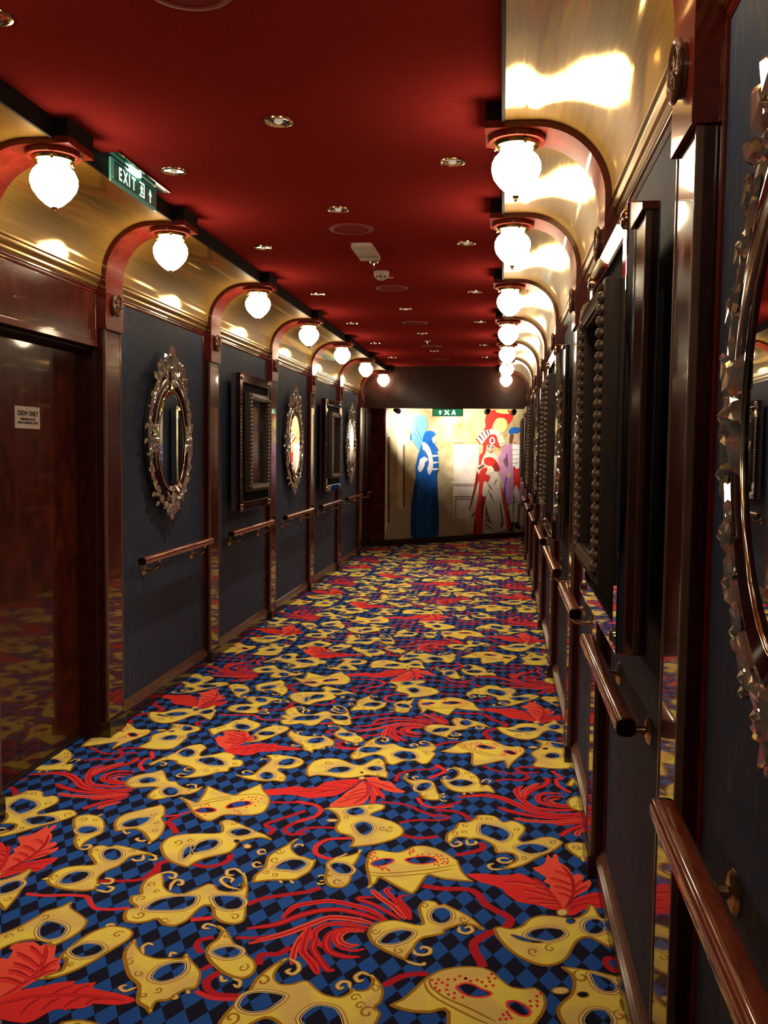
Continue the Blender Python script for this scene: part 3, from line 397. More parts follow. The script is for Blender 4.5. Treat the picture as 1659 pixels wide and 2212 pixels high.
CARPET_CURLS = [[[-236,2639,-230,2618,-211,2612,-189,2624,-188,2649,-209,2657,-217,2642],11],[[-255,2576,-224,2562,-201,2563,-199,2576],11],[[-106,2793,-105,2763,-82,2754,-64,2775,-75,2798,-90,2783],11],[[-1179,2983,-1146,3010,-1114,3000,-1109,2968,-1133,2975],11],[[-1091,2881,-1101,2926,-1095,2958,-1074,2954,-1066,2927,-1084,2928],11],[[-883,3035,-914,3069,-942,3054,-932,3020,-908,3024],11],[[-857,2923,-903,2937,-942,2975,-938,3005,-906,2995,-905,2966],11],[[-1202,2627,-1199,2641,-1180,2642],11],[[-1027,2496,-1045,2531,-1036,2554,-1017,2546],9],[[-981,2334,-1006,2311,-1027,2327,-1012,2340],9],[[-945,2492,-948,2516,-930,2510],9],[[-861,2314,-854,2302,-865,2296],9],[[-837,2341,-828,2324],9],[[-861,2678,-897,2690,-902,2666,-879,2663],9],[[-768,2423,-754,2396,-742,2405],9],[[-731,2413,-705,2403,-702,2375,-720,2386],9],[[-596,2536,-564,2514,-554,2484,-566,2459,-586,2469,-578,2486],11],[[-393,2414,-401,2442,-421,2443,-430,2423,-421,2409,-411,2420],11],[[-347,2484,-372,2496,-387,2473,-376,2452,-361,2462],11],[[-1341,2850,-1295,2840,-1287,2869,-1313,2879],11],[[-1347,2894,-1311,2899,-1316,2928,-1348,2934],11],[[-1285,3127,-1273,3089,-1294,3078,-1314,3090],11],[[-1235,3118,-1226,3096,-1250,3093],11],[[-1541,3140,-1516,3139,-1506,3162,-1519,3176,-1535,3168],11],[[-1604,3434,-1601,3454,-1591,3450],8],[[-1324,3253,-1338,3238,-1363,3251,-1359,3267],11],[[-1447,3322,-1423,3295,-1412,3310],9],[[-173,3402,-154,3375,-129,3396,-138,3420,-152,3409],11],[[-109,3442,-101,3400,-72,3413,-76,3438],11],[[67,3295,49,3269,25,3266,12,3287,29,3305,53,3301],11],[[29,3213,-8,3207,-22,3235,-2,3254],11],[[-249,3892,-232,3889,-225,3909],8],[[-243,3871,-224,3861,-221,3880],8],[[-240,3833,-219,3815,-209,3827],8],[[-364,4054,-381,4076,-368,4096,-354,4086],8],[[-184,4208,-203,4231,-227,4214,-223,4189],8],[[-65,4060,-53,4104,-27,4096,-35,4064],8],[[-230,4082,-240,4104,-223,4117],8],[[-141,3932,-136,3910,-148,3908],8],[[-112,3936,-103,3921],8],[[-588,3202,-561,3230,-544,3255],8],[[-593,3066,-610,3067,-613,3055],8],[[-589,3030,-603,3025],8],[[-582,3010,-600,3001,-606,3014],8],[[-842,3215,-862,3196,-876,3222,-863,3240,-847,3222],9],[[-827,3108,-851,3093,-867,3117,-856,3134,-838,3121],9],[[-751,3274,-746,3300,-728,3303,-721,3287],9],[[-740,3007,-729,2991],9],[[-704,3013,-689,2994],9],[[-1116,4020,-1150,4044,-1168,4028,-1156,4001],9],[[-1095,4214,-1123,4216,-1131,4192],9],[[-1598,4092,-1562,4084,-1559,4052,-1583,4054],9],[[-1409,3998,-1441,4002,-1445,4035,-1422,4034],9],[[-1424,3912,-1453,3929,-1441,3959,-1416,3953],9],[[-1315,3790,-1330,3834,-1361,3835,-1363,3817],9]]
CARPET_SPIRALS = [-227,2907,11,-95,2838,12,-366,2724,11,-279,2627,12,121,2681,13,172,2706,12,357,2785,10,-1164,2815,11,-1128,2711,14,-1172,2911,11,-1134,2867,8,-824,2744,12,-1036,2694,11,-864,2958,7,-1474,2528,10,-1454,2571,9,-1421,2654,11,-1147,2588,12,-1212,2411,7,-1048,2451,11,-999,2398,10,-917,2329,9,-946,2302,8,-716,2470,12,-814,2627,7,-643,2415,17,-680,2239,16,-372,2374,11,-353,2340,11,-330,2313,16,-324,2424,11,-1473,3134,11,-1521,2916,11,-1336,3151,9,-1198,3247,14,-1040,3450,10,-1157,3279,11,-1645,3393,13,-1600,3400,8,-1582,3213,7,-1385,3492,11,-1349,3411,10,-1322,3342,10,-63,3651,11,-29,3656,11,-118,3576,12,-160,3496,13,-123,3510,10,225,3472,12,81,3570,11,105,3317,10,-444,3497,12,-419,3483,10,-518,3699,11,-608,3585,9,-411,3511,7,-800,4214,15,-567,4259,11,-539,4088,8,-300,3862,10,-138,4171,11,-106,4126,11,-60,4013,9,-539,3031,15,-576,3068,6,-799,3234,14,-796,3162,13,-770,3046,10,-802,3063,9,-974,3974,9,-936,4199,9,-1073,4259,9,-1233,4124,11,-1296,4029,10,-1338,4016,11,-1586,4162,7,-1464,3672,8,-1336,3764,7,-1619,3805,10,253,2568,18,339,2398,13]
MURAL_SHAPES = [['backdrop','fl',[264,-9,259,343,314,341,364,376,361,582,613,583,641,612,764,616,1338,628,1650,632,1772,633,3187,610,3419,600,3438,-41]],['backdrop','wh',[234,2234,288,2236,314,341,263,73]],['backdrop','dk',[298,1709,346,1710,364,376,317,341]],['backdrop','tn',[337,2336,484,2342,510,578,361,582]],['backdrop','cm',[484,2342,586,2347,613,583,510,578]],['backdrop','dk',[599,1587,640,1587,655,612,641,612,615,583]],['backdrop','tn',[628,2349,1614,2391,1650,632,655,616]],['backdrop','tn',[1614,2391,1776,2398,1807,1004,1643,1005]],['backdrop','tn',[1636,2366,3363,2438,3411,858,3419,605,1672,636]],['backdrop','gy',[324,1950,369,2018,395,2100,432,2101,405,2026,347,1958]],['backdrop','gy',[621,1846,629,1936,675,2034,740,2096,778,2098,703,2028,667,1952,640,1847]],['backdrop','gy',[1273,1953,1321,2023,1480,2059,1641,2056,1742,2067,1744,1965,1583,1946,1363,1917]],['backdrop','st',[1640,1605,1752,1606,2192,1611,2207,956,1652,1026]],['backdrop','st',[1612,1014,2121,1008,2136,367,1661,376,1650,895,1633,958,1613,967]],['backdrop','sd',[1633,955,2112,956,2112,946,1634,944]],['backdrop','sd',[1664,942,1687,942,1687,911,1665,911]],['backdrop','sd',[1708,942,1731,941,1732,910,1709,910]],['backdrop','sd',[1752,941,1775,941,1776,909,1753,910]],['backdrop','sd',[1797,941,1819,940,1820,909,1797,909]],['backdrop','sd',[1841,940,1864,940,1865,908,1842,908]],['backdrop','sd',[1886,939,1908,939,1909,907,1886,908]],['backdrop','sd',[1930,939,1953,939,1954,907,1931,907]],['backdrop','sd',[1975,938,1998,938,1999,906,1976,906]],['backdrop','sd',[2020,938,2043,937,2044,905,2021,906]],['backdrop','sd',[2065,937,2089,937,2089,905,2066,905]],['backdrop','sd',[2111,936,2134,936,2135,904,2112,905]],['backdrop','sd',[2156,936,2180,936,2180,904,2157,904]],['backdrop','sd',[2202,935,2225,935,2226,903,2203,903]],['backdrop','sd',[2248,935,2271,934,2272,902,2248,903]],['backdrop','sd',[1655,1650,1671,1650,1672,1617,1655,1616]],['backdrop','sd',[1693,1650,1710,1651,1710,1617,1694,1617]],['backdrop','sd',[1732,1651,1749,1651,1749,1618,1733,1617]],['backdrop','sd',[1771,1652,1787,1652,1788,1618,1772,1618]],['backdrop','sd',[1810,1652,1827,1652,1827,1619,1811,1618]],['backdrop','sd',[1653,754,2043,746,2043,736,1653,743]],['backdrop','sd',[1690,714,2033,710,2028,701,1702,704,1708,406,1696,406]],['blue','cy',[765,1676,744,1804,780,1955,836,2039,969,2074,1047,2023,1078,1917,1060,1818,995,1695,987,1581,959,1535,931,1505,843,1610]],['blue','b3',[803,1692,816,1697,954,1558,941,1553]],['blue','b3',[792,1805,805,1810,963,1596,950,1591]],['blue','b3',[858,1852,871,1856,981,1657,969,1652]],['blue','b3',[785,1654,798,1659,926,1520,913,1515]],['blue','b1',[745,1789,766,1759,770,1669,747,1661,729,1691]],['blue','b1',[931,1512,894,1429,858,1277,845,1178,857,1052,808,847,773,620,767,392,771,178,810,108,906,88,1120,93,1298,108,1342,137,1353,371,1338,605,1314,838,1290,1071,1293,1176,1199,1200,1155,1430,1094,1582,977,1611]],['blue','b2',[896,1302,870,1105,894,846,887,693,1012,690,1039,828,997,997,946,1150]],['blue','b0',[808,817,783,620,790,162,887,112,878,617,894,846,852,1029]],['blue','b0',[1050,766,1058,304,1078,304,1064,766]],['blue','b0',[1194,918,1218,143,1332,153,1306,761,1293,916]],['blue','b2',[977,1634,1013,1764,1061,1811,1148,1820,1217,1806,1252,1761,1179,1714,1200,1637,1260,1577,1311,1516,1282,1485,1194,1446,1143,1537,1074,1605]],['blue','b1',[1093,1636,1170,1660,1200,1637,1260,1577,1306,1516,1242,1492,1173,1537]],['blue','wh',[1175,1706,1238,1703,1251,1661,1230,1615,1195,1641]],['blue','b2',[1189,1446,1292,1469,1309,1354,1317,1215,1293,1161,1194,1177]],['blue','wh',[1189,1438,1224,1429,1253,1437,1318,1423,1328,1408,1283,1412,1244,1400,1190,1407]],['blue','wh',[1191,1330,1226,1321,1255,1329,1320,1315,1330,1300,1285,1304,1246,1292,1192,1300]],['blue','wh',[1193,1223,1228,1214,1257,1221,1322,1207,1332,1192,1287,1196,1248,1184,1194,1192]],['blue','wh',[977,1634,1054,1620,1133,1545,1184,1430,1206,1315,1199,1200,1132,1108,1086,1208,1118,1292,1097,1414,1037,1498,993,1513]],['blue','b3',[993,1509,1037,1498,1097,1414,1118,1292,1086,1215,1041,1261,1088,1353,1029,1399,1005,1391]],['blue','wh',[933,1353,962,1376,1019,1403,1068,1384,1098,1353,1040,1307,1031,1261,984,1185,937,1155,892,1208,915,1277]],['man','mv',[2877,1620,2766,1602,2691,1504,2639,1398,2608,1333,2680,1114,2727,991,2763,895,2756,748,2791,649,2882,597,2995,586,2996,933,2988,1222,2968,1358,2949,1629]],['man','pu',[2825,1066,2774,895,2762,731,2803,648,2828,730,2807,911,2848,1033]],['man','pu',[2803,1456,2836,1464,2864,1276,2855,1178,2829,1317]],['man','sd',[2740,1342,2810,1415,2841,1276,2832,1211,2775,1276]],['man','mv',[3137,1180,3176,1014,3230,722,3188,598,3148,599,3120,973]],['man','wh',[2952,1629,3153,1619,3164,1235,3057,1185,2971,1243]],['man','sd',[2963,1539,3025,1533,3092,1543,3093,1536,3025,1526,2963,1532]],['man','sd',[2965,1453,3027,1447,3095,1457,3095,1450,3027,1439,2965,1445]],['man','sd',[2967,1379,3029,1373,3097,1383,3097,1375,3030,1365,2967,1372]],['man','sd',[2969,1309,3031,1303,3099,1313,3099,1305,3031,1295,2969,1302]],['man','rd',[2988,1246,3057,1197,3158,1230,3161,1138,3137,790,3065,916,3031,908,3000,793]],['man','cm',[3000,793,3053,924,3142,790,3148,607,3063,576,3031,726]],['man','sd',[3040,775,3071,708,3129,674,3129,662,3060,696]],['man','sd',[3061,659,3130,616,3119,604,3050,643]],['man','sk',[2845,1129,2912,1153,2953,1095,2893,1030,2819,1072]],['man','cm',[2883,581,2984,578,3003,279,2924,290]],['man','cm',[3006,577,3114,583,3095,259,3027,253]],['man','bk',[2947,281,3015,279,3008,113,2952,107,2916,166]],['man','bk',[3027,262,3105,284,3189,163,3132,141,3040,186]],['man','sk',[2939,1776,2983,1806,3085,1808,3098,1746,3139,1689,3124,1627,2988,1634,2953,1703]],['man','br',[2883,1783,2950,1797,2984,1793,2969,1728,2942,1662,2899,1628,2875,1661]],['man','br',[2976,1670,3044,1651,3044,1643,2982,1654]],['man','b1',[2848,1840,2902,1898,2991,1924,3082,1918,3134,1887,3073,1820,2972,1818,2905,1792]],['red','rd',[2271,1836,2323,1917,2309,2036,2370,2157,2531,2211,2695,2208,2860,2206,2958,2111,2845,1962,2787,2058,2589,2068,2483,1953,2442,1855]],['red','ye',[2812,1953,2798,1898,2756,1853,2695,1827,2627,1826,2565,1849,2522,1891,2505,1945,2519,2000,2560,2044,2620,2070,2689,2072,2751,2049,2795,2007]],['red','ye',[2531,2203,2805,2220,2862,2149,2696,2144,2565,2164]],['red','cm',[2116,1706,2229,1819,2356,1862,2485,1880,2595,1851,2684,1796,2741,1724,2776,1627,2667,1585,2599,1681,2444,1783,2318,1693,2234,1608,2170,1651]],['red','rd',[2106,1705,2138,1716,2227,1623,2210,1615]],['red','bk',[2158,1757,2189,1769,2273,1679,2256,1671]],['red','rd',[2215,1814,2246,1826,2325,1720,2309,1712]],['red','bk',[2299,1840,2331,1851,2378,1761,2361,1753]],['red','rd',[2363,1861,2395,1873,2431,1786,2414,1778]],['red','bk',[2668,1791,2701,1803,2595,1741,2578,1732]],['red','rd',[2725,1719,2758,1731,2629,1693,2612,1685]],['red','bk',[2750,1638,2782,1650,2653,1637,2635,1628]],['red','rd',[2761,1614,2794,1625,2676,1596,2658,1588]],['red','cr',[2281,1437,2208,1396,2135,1316,2117,1213,2134,1133,2082,905,2014,627,1938,310,1905,144,2078,124,2270,104,2552,100,2838,153,2960,223,2885,482,2734,732,2673,937,2613,1158,2655,1211,2642,1293,2583,1438,2495,1478]],['red','rd',[2277,1604,2352,1597,2323,1477,2251,1356,2232,1276,2179,1276,2196,1436,2259,1476]],['red','rk',[2139,1160,2082,889,1985,524,2021,563,2115,825,2175,984,2183,1096]],['red','rd',[2197,943,2283,934,2352,740,2313,579,2294,257,2292,107,2164,105,2084,128,2114,424,2161,663,2189,823]],['red','rk',[2255,742,2352,724,2323,579,2295,418,2294,257,2240,501]],['red','rk',[2095,304,2124,424,2141,182,2163,117,2089,132]],['red','rd',[2673,954,2803,648,2960,223,2849,161,2809,401,2736,650]],['red','rk',[2873,523,2960,223,2904,192,2854,400]],['red','sd',[2345,578,2366,594,2366,173,2349,173]],['red','sd',[2389,965,2444,916,2500,850,2479,843,2423,900]],['red','sd',[2403,852,2447,803,2550,622,2515,688,2449,738]],['red','sd',[2367,537,2482,290,2466,283,2359,432]],['red','sd',[2371,375,2515,264,2521,248,2384,318]],['red','sd',[2385,261,2523,174,2496,171,2375,229]],['red','sd',[2681,635,2730,445,2769,246,2682,184,2722,322,2685,487]],['red','sd',[2583,1028,2605,1019,2531,923,2525,935]],['red','sd',[2050,442,2123,496,2092,441,2020,363]],['red','sd',[2238,581,2250,581,2251,379,2238,380]],['red','rd',[2306,1292,2293,1373,2389,1405,2476,1397,2564,1349,2631,1276,2655,1203,2601,1163,2525,1171,2480,1244,2382,1260]],['red','rk',[2480,1244,2564,1333,2655,1203,2601,1163,2525,1171]],['red','br',[2159,1221,2285,1284,2307,1252,2223,1204,2170,1189]],['red','cm',[2372,1220,2436,1256,2502,1220,2525,1163,2439,1131,2364,1116]],['red','cm',[2150,1149,2244,1212,2266,1180,2182,1117]],['red','rd',[2182,1117,2244,1204,2340,1228,2373,1196,2332,1116,2440,1083,2399,994,2293,955,2230,900,2174,1013]],['red','cm',[2313,998,2368,965,2393,820,2320,732,2265,782,2283,918]],['red','sk',[2341,1605,2530,1608,2532,1535,2447,1462,2354,1525]],['red','bk',[2352,1597,2406,1590,2428,1558,2374,1574]],['red','bk',[2461,1566,2519,1595,2514,1583,2472,1542]],['red','bk',[2375,1549,2436,1486,2493,1551,2447,1466]],['red','rd',[2245,1612,2318,1693,2423,1783,2553,1777,2599,1681,2651,1564,2525,1599,2384,1614]],['red','wh',[2531,1680,2526,1653,2509,1631,2484,1618,2456,1618,2431,1630,2413,1651,2406,1678,2411,1705,2428,1728,2453,1740,2481,1741,2506,1729,2524,1707]],['red','rd',[2505,1684,2502,1667,2492,1653,2478,1646,2461,1645,2446,1653,2436,1666,2432,1683,2435,1699,2445,1713,2459,1721,2476,1721,2491,1714,2501,1700]]]

# ------------------------------------------------------------------ floor with woven carpet print
def smooth_closed(p, k):
    n = len(p)
    return [crm(p[i - 1], p[i], p[(i + 1) % n], p[(i + 2) % n], q / k) for i in range(n) for q in range(k)]

def crm(a, b_, c, d, t, ten=0.42):
    r = []
    for e in (0, 1):
        m0 = (c[e] - a[e]) * ten; m1 = (d[e] - b_[e]) * ten
        t2, t3 = t * t, t * t * t
        r.append((2 * t3 - 3 * t2 + 1) * b_[e] + (t3 - 2 * t2 + t) * m0 + (-2 * t3 + 3 * t2) * c[e] + (t3 - t2) * m1)
    return tuple(r)

def smooth_open(p, k):
    q = [p[0]] + list(p) + [p[-1]]
    out = []
    for i in range(1, len(q) - 2):
        for s in range(k):
            out.append(crm(q[i - 1], q[i], q[i + 1], q[i + 2], s / k))
    out.append(p[-1])
    return out

def area2(p):
    return sum(p[i - 1][0] * p[i][1] - p[i][0] * p[i - 1][1] for i in range(len(p)))

def offset(p, w):
    """move a closed outline outwards by w (inwards when negative)"""
    sg = 1 if area2(p) > 0 else -1
    n = len(p); out = []
    for i in range(n):
        a, c, e = p[i - 1], p[i], p[(i + 1) % n]
        n1 = (c[1] - a[1], -(c[0] - a[0])); n2 = (e[1] - c[1], -(e[0] - c[0]))
        l1 = math.hypot(*n1) or 1e-9; l2 = math.hypot(*n2) or 1e-9
        nx, ny = n1[0] / l1 + n2[0] / l2, n1[1] / l1 + n2[1] / l2
        l = math.hypot(nx, ny) or 1e-9
        k = min(1.5, 1.0 / max(0.5, l / 2))
        out.append((c[0] + sg * w * k * nx / l, c[1] + sg * w * k * ny / l))
    return out

class Print:
    """flat layered print: verts, triangles and a material slot per triangle"""
    def __init__(self):
        self.v = []; self.f = []; self.m = []
    def poly(self, p, z, mi):
        try:
            tris = tessellate_polygon([[Vector((x, y, 0)) for x, y in p]])
        except Exception:
            return
        o = len(self.v)
        self.v += [(x, y, z) for x, y in p]
        for t in tris:
            self.f.append((t[0] + o, t[1] + o, t[2] + o)); self.m.append(mi)
    def stroke(self, p, w, z, mi, taper=True):
        n = len(p); o = len(self.v)
        for i in range(n):
            a, c = p[max(0, i - 1)], p[min(n - 1, i + 1)]
            dx, dy = c[0] - a[0], c[1] - a[1]
            l = math.hypot(dx, dy) or 1e-9
            t = i / (n - 1)
            k = w / 2 * ((0.35 + 0.65 * min(1, t * 6, (1 - t) * 6)) if taper else 1)
            self.v.append((p[i][0] - dy / l * k, p[i][1] + dx / l * k, z))
            self.v.append((p[i][0] + dy / l * k, p[i][1] - dx / l * k, z))
        for i in range(n - 1):
            q = o + 2 * i
            self.f += [(q, q + 1, q + 3), (q, q + 3, q + 2)]; self.m += [mi, mi]

def unflat(l):
    return [(l[i] / 1000, l[i + 1] / 1000) for i in range(0, len(l), 2)]

m, nt, b = mat('carpet_diamond_ground', (0.02, 0.06, 0.2), 0.95, spec=0.1)
g = nt.nodes.new('ShaderNodeNewGeometry')
sx = nt.nodes.new('ShaderNodeSeparateXYZ'); nt.links.new(g.outputs['Position'], sx.inputs[0])
def mth(op, a, c):
    n = nt.nodes.new('ShaderNodeMath'); n.operation = op
    for i, q in enumerate((a, c)):
        if isinstance(q, (int, float)):
            n.inputs[i].default_value = q
        else:
            nt.links.new(q, n.inputs[i])
    return n.outputs[0]
ux = mth('DIVIDE', sx.outputs[0], 0.0652); uy = mth('DIVIDE', mth('ADD', sx.outputs[1], 0.022), 0.1112)
cb = nt.nodes.new('ShaderNodeCombineXYZ')
nt.links.new(mth('ADD', ux, uy), cb.inputs[0]); nt.links.new(mth('SUBTRACT', ux, uy), cb.inputs[1]); cb.inputs[2].default_value = 0.5
ck = nt.nodes.new('ShaderNodeTexChecker'); ck.inputs['Scale'].default_value = 1.0
ck.inputs['Color1'].default_value = (0.011, 0.011, 0.028, 1); ck.inputs['Color2'].default_value = (0.020, 0.088, 0.36, 1)
nt.links.new(cb.outputs[0], ck.inputs['Vector'])
f = noise(nt, pos_vec(nt), 320.0, 2.0)
mx = nt.nodes.new('ShaderNodeMixRGB'); mx.blend_type = 'MULTIPLY'; mx.inputs[0].default_value = 0.6
nt.links.new(ck.outputs['Color'], mx.inputs[1]); nt.links.new(ramp(nt, f, [(0.3, (0.6, 0.6, 0.6)), (0.7, (1.1, 1.1, 1.1))]), mx.inputs[2])
nt.links.new(mx.outputs[0], b.inputs['Base Color'])
bump(nt, b, f, 0.3, 0.002)
M['carpet'] = m
m, nt, b = mat('carpet_yellow_wool', (0.68, 0.45, 0.05), 0.95, spec=0.1)
f = noise(nt, pos_vec(nt), 7.0, 1.0); f2 = noise(nt, pos_vec(nt), 320.0, 2.0)
c1 = ramp(nt, f, [(0.38, (0.78, 0.54, 0.15)), (0.54, (0.90, 0.70, 0.11))])
mx = nt.nodes.new('ShaderNodeMixRGB'); mx.blend_type = 'MULTIPLY'; mx.inputs[0].default_value = 0.4
nt.links.new(c1, mx.inputs[1]); nt.links.new(ramp(nt, f2, [(0.3, (0.6, 0.6, 0.6)), (0.7, (1.1, 1.1, 1.1))]), mx.inputs[2])
nt.links.new(mx.outputs[0], b.inputs['Base Color'])
bump(nt, b, f2, 0.3, 0.002)
M['c_yellow'] = m
M['c_brown'] = flat('carpet_ochre_outline', (0.36, 0.17, 0.015), 0.2, nscale=320)
M['c_tan'] = flat('carpet_pale_gold', (0.78, 0.54, 0.20), 0.2, nscale=320)
M['c_dark'] = flat('carpet_dark_line', (0.035, 0.03, 0.04), 0.2, nscale=320)
M['c_red0'] = flat('carpet_deep_red', (0.42, 0.012, 0.020), 0.2, nscale=320)
M['c_red1'] = flat('carpet_scarlet', (0.74, 0.030, 0.028), 0.2, nscale=320)
M['c_red2'] = flat('carpet_coral_red', (0.85, 0.085, 0.050), 0.2, nscale=320)
M['c_rib'] = flat('carpet_ribbon_red', (0.46, 0.012, 0.022), 0.2, nscale=320)
M['c_rib2'] = flat('carpet_ribbon_bright', (0.72, 0.03, 0.035), 0.2, nscale=320)
CM = ['carpet', 'c_yellow', 'c_brown', 'c_tan', 'c_dark', 'c_red0', 'c_red1', 'c_red2', 'c_rib', 'c_rib2']
CI = {'br': 2, 'r0': 5, 'r1': 6, 'r2': 7, 'rb': 8, 'rc': 9}

def carpet_tile(k):
    P = Print()
    e = 0.00001
    for i, (l, w, c) in enumerate(CARPET_STROKES):
        p = smooth_open(unflat(l), k)
        if c in ('rb', 'rc'):
            P.stroke(p, w / 1000, 0.0002 + e * (i % 17), CI[c], False)
    for i, (l, c) in enumerate(CARPET_POLYS):
        P.poly(smooth_closed(unflat(l), max(1, k // 2)), 0.0005 + e * i, CI[c])
    for i, (l, w, c) in enumerate(CARPET_STROKES):
        p = smooth_open(unflat(l), k)
        if c in ('r0', 'r1', 'r2'):
            z = 0.0007 + 2 * e * (i % 23)
            P.stroke(p, w / 1000, z, CI[c])
            if w >= 14 and k > 2:
                P.stroke(p, w / 1000 * 0.3, z + e, 5 if c != 'r0' else 6)
    for kind, l, eyes, extra in CARPET_MASKS:
        p = smooth_closed(unflat(l), k)
        P.poly(p, 0.0013, 2)
        P.poly([(x + 0.0015, y + 0.0025) for x, y in offset(p, -0.0098)], 0.0015, 1)
        for ex in extra:
            q = smooth_closed(unflat(ex), 2)
            P.poly(q, 0.00135, 2); P.poly(offset(q, -0.005), 0.0015, 3)
        for ey in eyes:
            q = smooth_closed(unflat(ey), k)
            small = abs(area2(q)) < 0.0022
            if kind == 1:
                P.poly(offset(q, 0.009), 0.0017, 7 if not small else 6)
                P.poly(offset(q, 0.004), 0.00175, 6)
            else:
                if not small:
                    P.poly(offset(q, 0.017), 0.0016, 2)
                    P.poly(offset(q, 0.014), 0.0017, 3)
                    P.poly(offset(q, 0.006), 0.00175, 4)
                    P.poly(offset(q, 0.003), 0.0018, 3)
                else:
                    P.poly(offset(q, 0.004), 0.0017, 2)
            P.poly(q, 0.0019, 0)
    for l, w, c in CARPET_STROKES:
        if c == 'br':
            P.stroke(smooth_open(unflat(l), k), w / 1000, 0.0017, 2)
    for l, w in CARPET_CURLS:
        p = smooth_open(unflat(l), k)
        P.stroke(p, w * 1.5 / 1000, 0.0014, 2)
        P.stroke(p, w * 0.9 / 1000, 0.00155, 3)
    if k > 1:
        for i in range(0, len(CARPET_SPIRALS), 3):
            x, y, r = (q / 1000 for q in CARPET_SPIRALS[i:i + 3])
            r *= 1.35; a0 = x * 37 + y * 19; sg = 1 if int(a0 * 10) % 2 else -1
            p = [(x + r * (1.1 - 0.9 * t / 11) * math.cos(a0 + sg * t * 0.62), y + 1.25 * r * (1.1 - 0.9 * t / 11) * math.sin(a0 + sg * t * 0.62)) for t in range(12)]
            P.stroke(p, max(0.005, r * 0.34), 0.00165, 2)
        for i in range(0, len(CARPET_DOTS), 2):
            x, y = CARPET_DOTS[i] / 1000, CARPET_DOTS[i + 1] / 1000
            P.poly([(x - 0.006, y), (x, y - 0.008), (x + 0.006, y), (x, y + 0.008)], 0.00165, 6)
    return P

def build_floor():
    V = []; F = []; MI = []
    x0, x1, y0, y1 = -2.30, 0.52, Y_BACK, 16.6
    V += [(x0, y0, 0), (x1, y0, 0), (x1, y1, 0), (x0, y1, 0)]; F.append((0, 1, 2, 3)); MI.append(0)
    tiles = {}
    for j in range(-3, 7):
        k = 4 if j <= 0 else (3 if j == 1 else (2 if j < 4 else 1))
        if k not in tiles:
            tiles[k] = carpet_tile(k)
        T = tiles[k]
        for i in (-1, 0, 1):
            dx, dy = i * 1.955 - j * 0.006, j * 2.112 + i * 0.036
            keep = []; used = {}
            for f_, mi in zip(T.f, T.m):
                xs = [T.v[q][0] + dx for q in f_]; ys = [T.v[q][1] + dy for q in f_]
                if min(xs) > 0.40 or max(xs) < -2.16 or max(ys) < -1.5 or min(ys) > 16.4:
                    continue
                keep.append((f_, mi))
            for f_, mi in keep:
                t = []
                for q in f_:
                    if q not in used:
                        used[q] = len(V)
                        vx, vy, vz = T.v[q]
                        V.append((vx + dx, vy + dy, vz))
                    t.append(used[q])
                F.append(tuple(t)); MI.append(mi)
    me = bpy.data.meshes.new('floor')
    me.from_pydata(V, [], F)
    for c in CM:
        me.materials.append(M[c])
    me.polygons.foreach_set('material_index', MI)
    bm = bmesh.new(); bm.from_mesh(me)
    bm.normal_update()
    for f_ in bm.faces:
        if f_.normal.z < 0:
            f_.normal_flip()
    bm.to_mesh(me); bm.free()
    return put('floor', me)
struct(build_floor(), 'patterned carpet of golden carnival masks and red feathers on blue diamonds')

# ------------------------------------------------------------------ ceiling
mb = MB(); mb.box(wx(-1), wx(1), Y_BACK, Y_HEAD, CEIL, CEIL + 0.08)
struct(mb.build('ceiling', M['ceiling']), 'dark red painted corridor ceiling')

# ------------------------------------------------------------------ walls
ARC_C, ARC_R = (0.302, 2.355), 0.24
def arc(r, n=14):
    return [(ARC_C[0] + r * math.cos(math.pi - math.pi / 2 * i / n), ARC_C[1] + r * math.sin(math.pi - math.pi / 2 * i / n)) for i in range(n + 1)]

KEYS = sorted(ARCH)
def bays():
    out = [(None, KEYS[0], Y_BACK, ARCH[KEYS[0]])]
    for a, c in zip(KEYS, KEYS[1:]):
        out.append((a, c, ARCH[a] + AW, ARCH[c]))
    return out

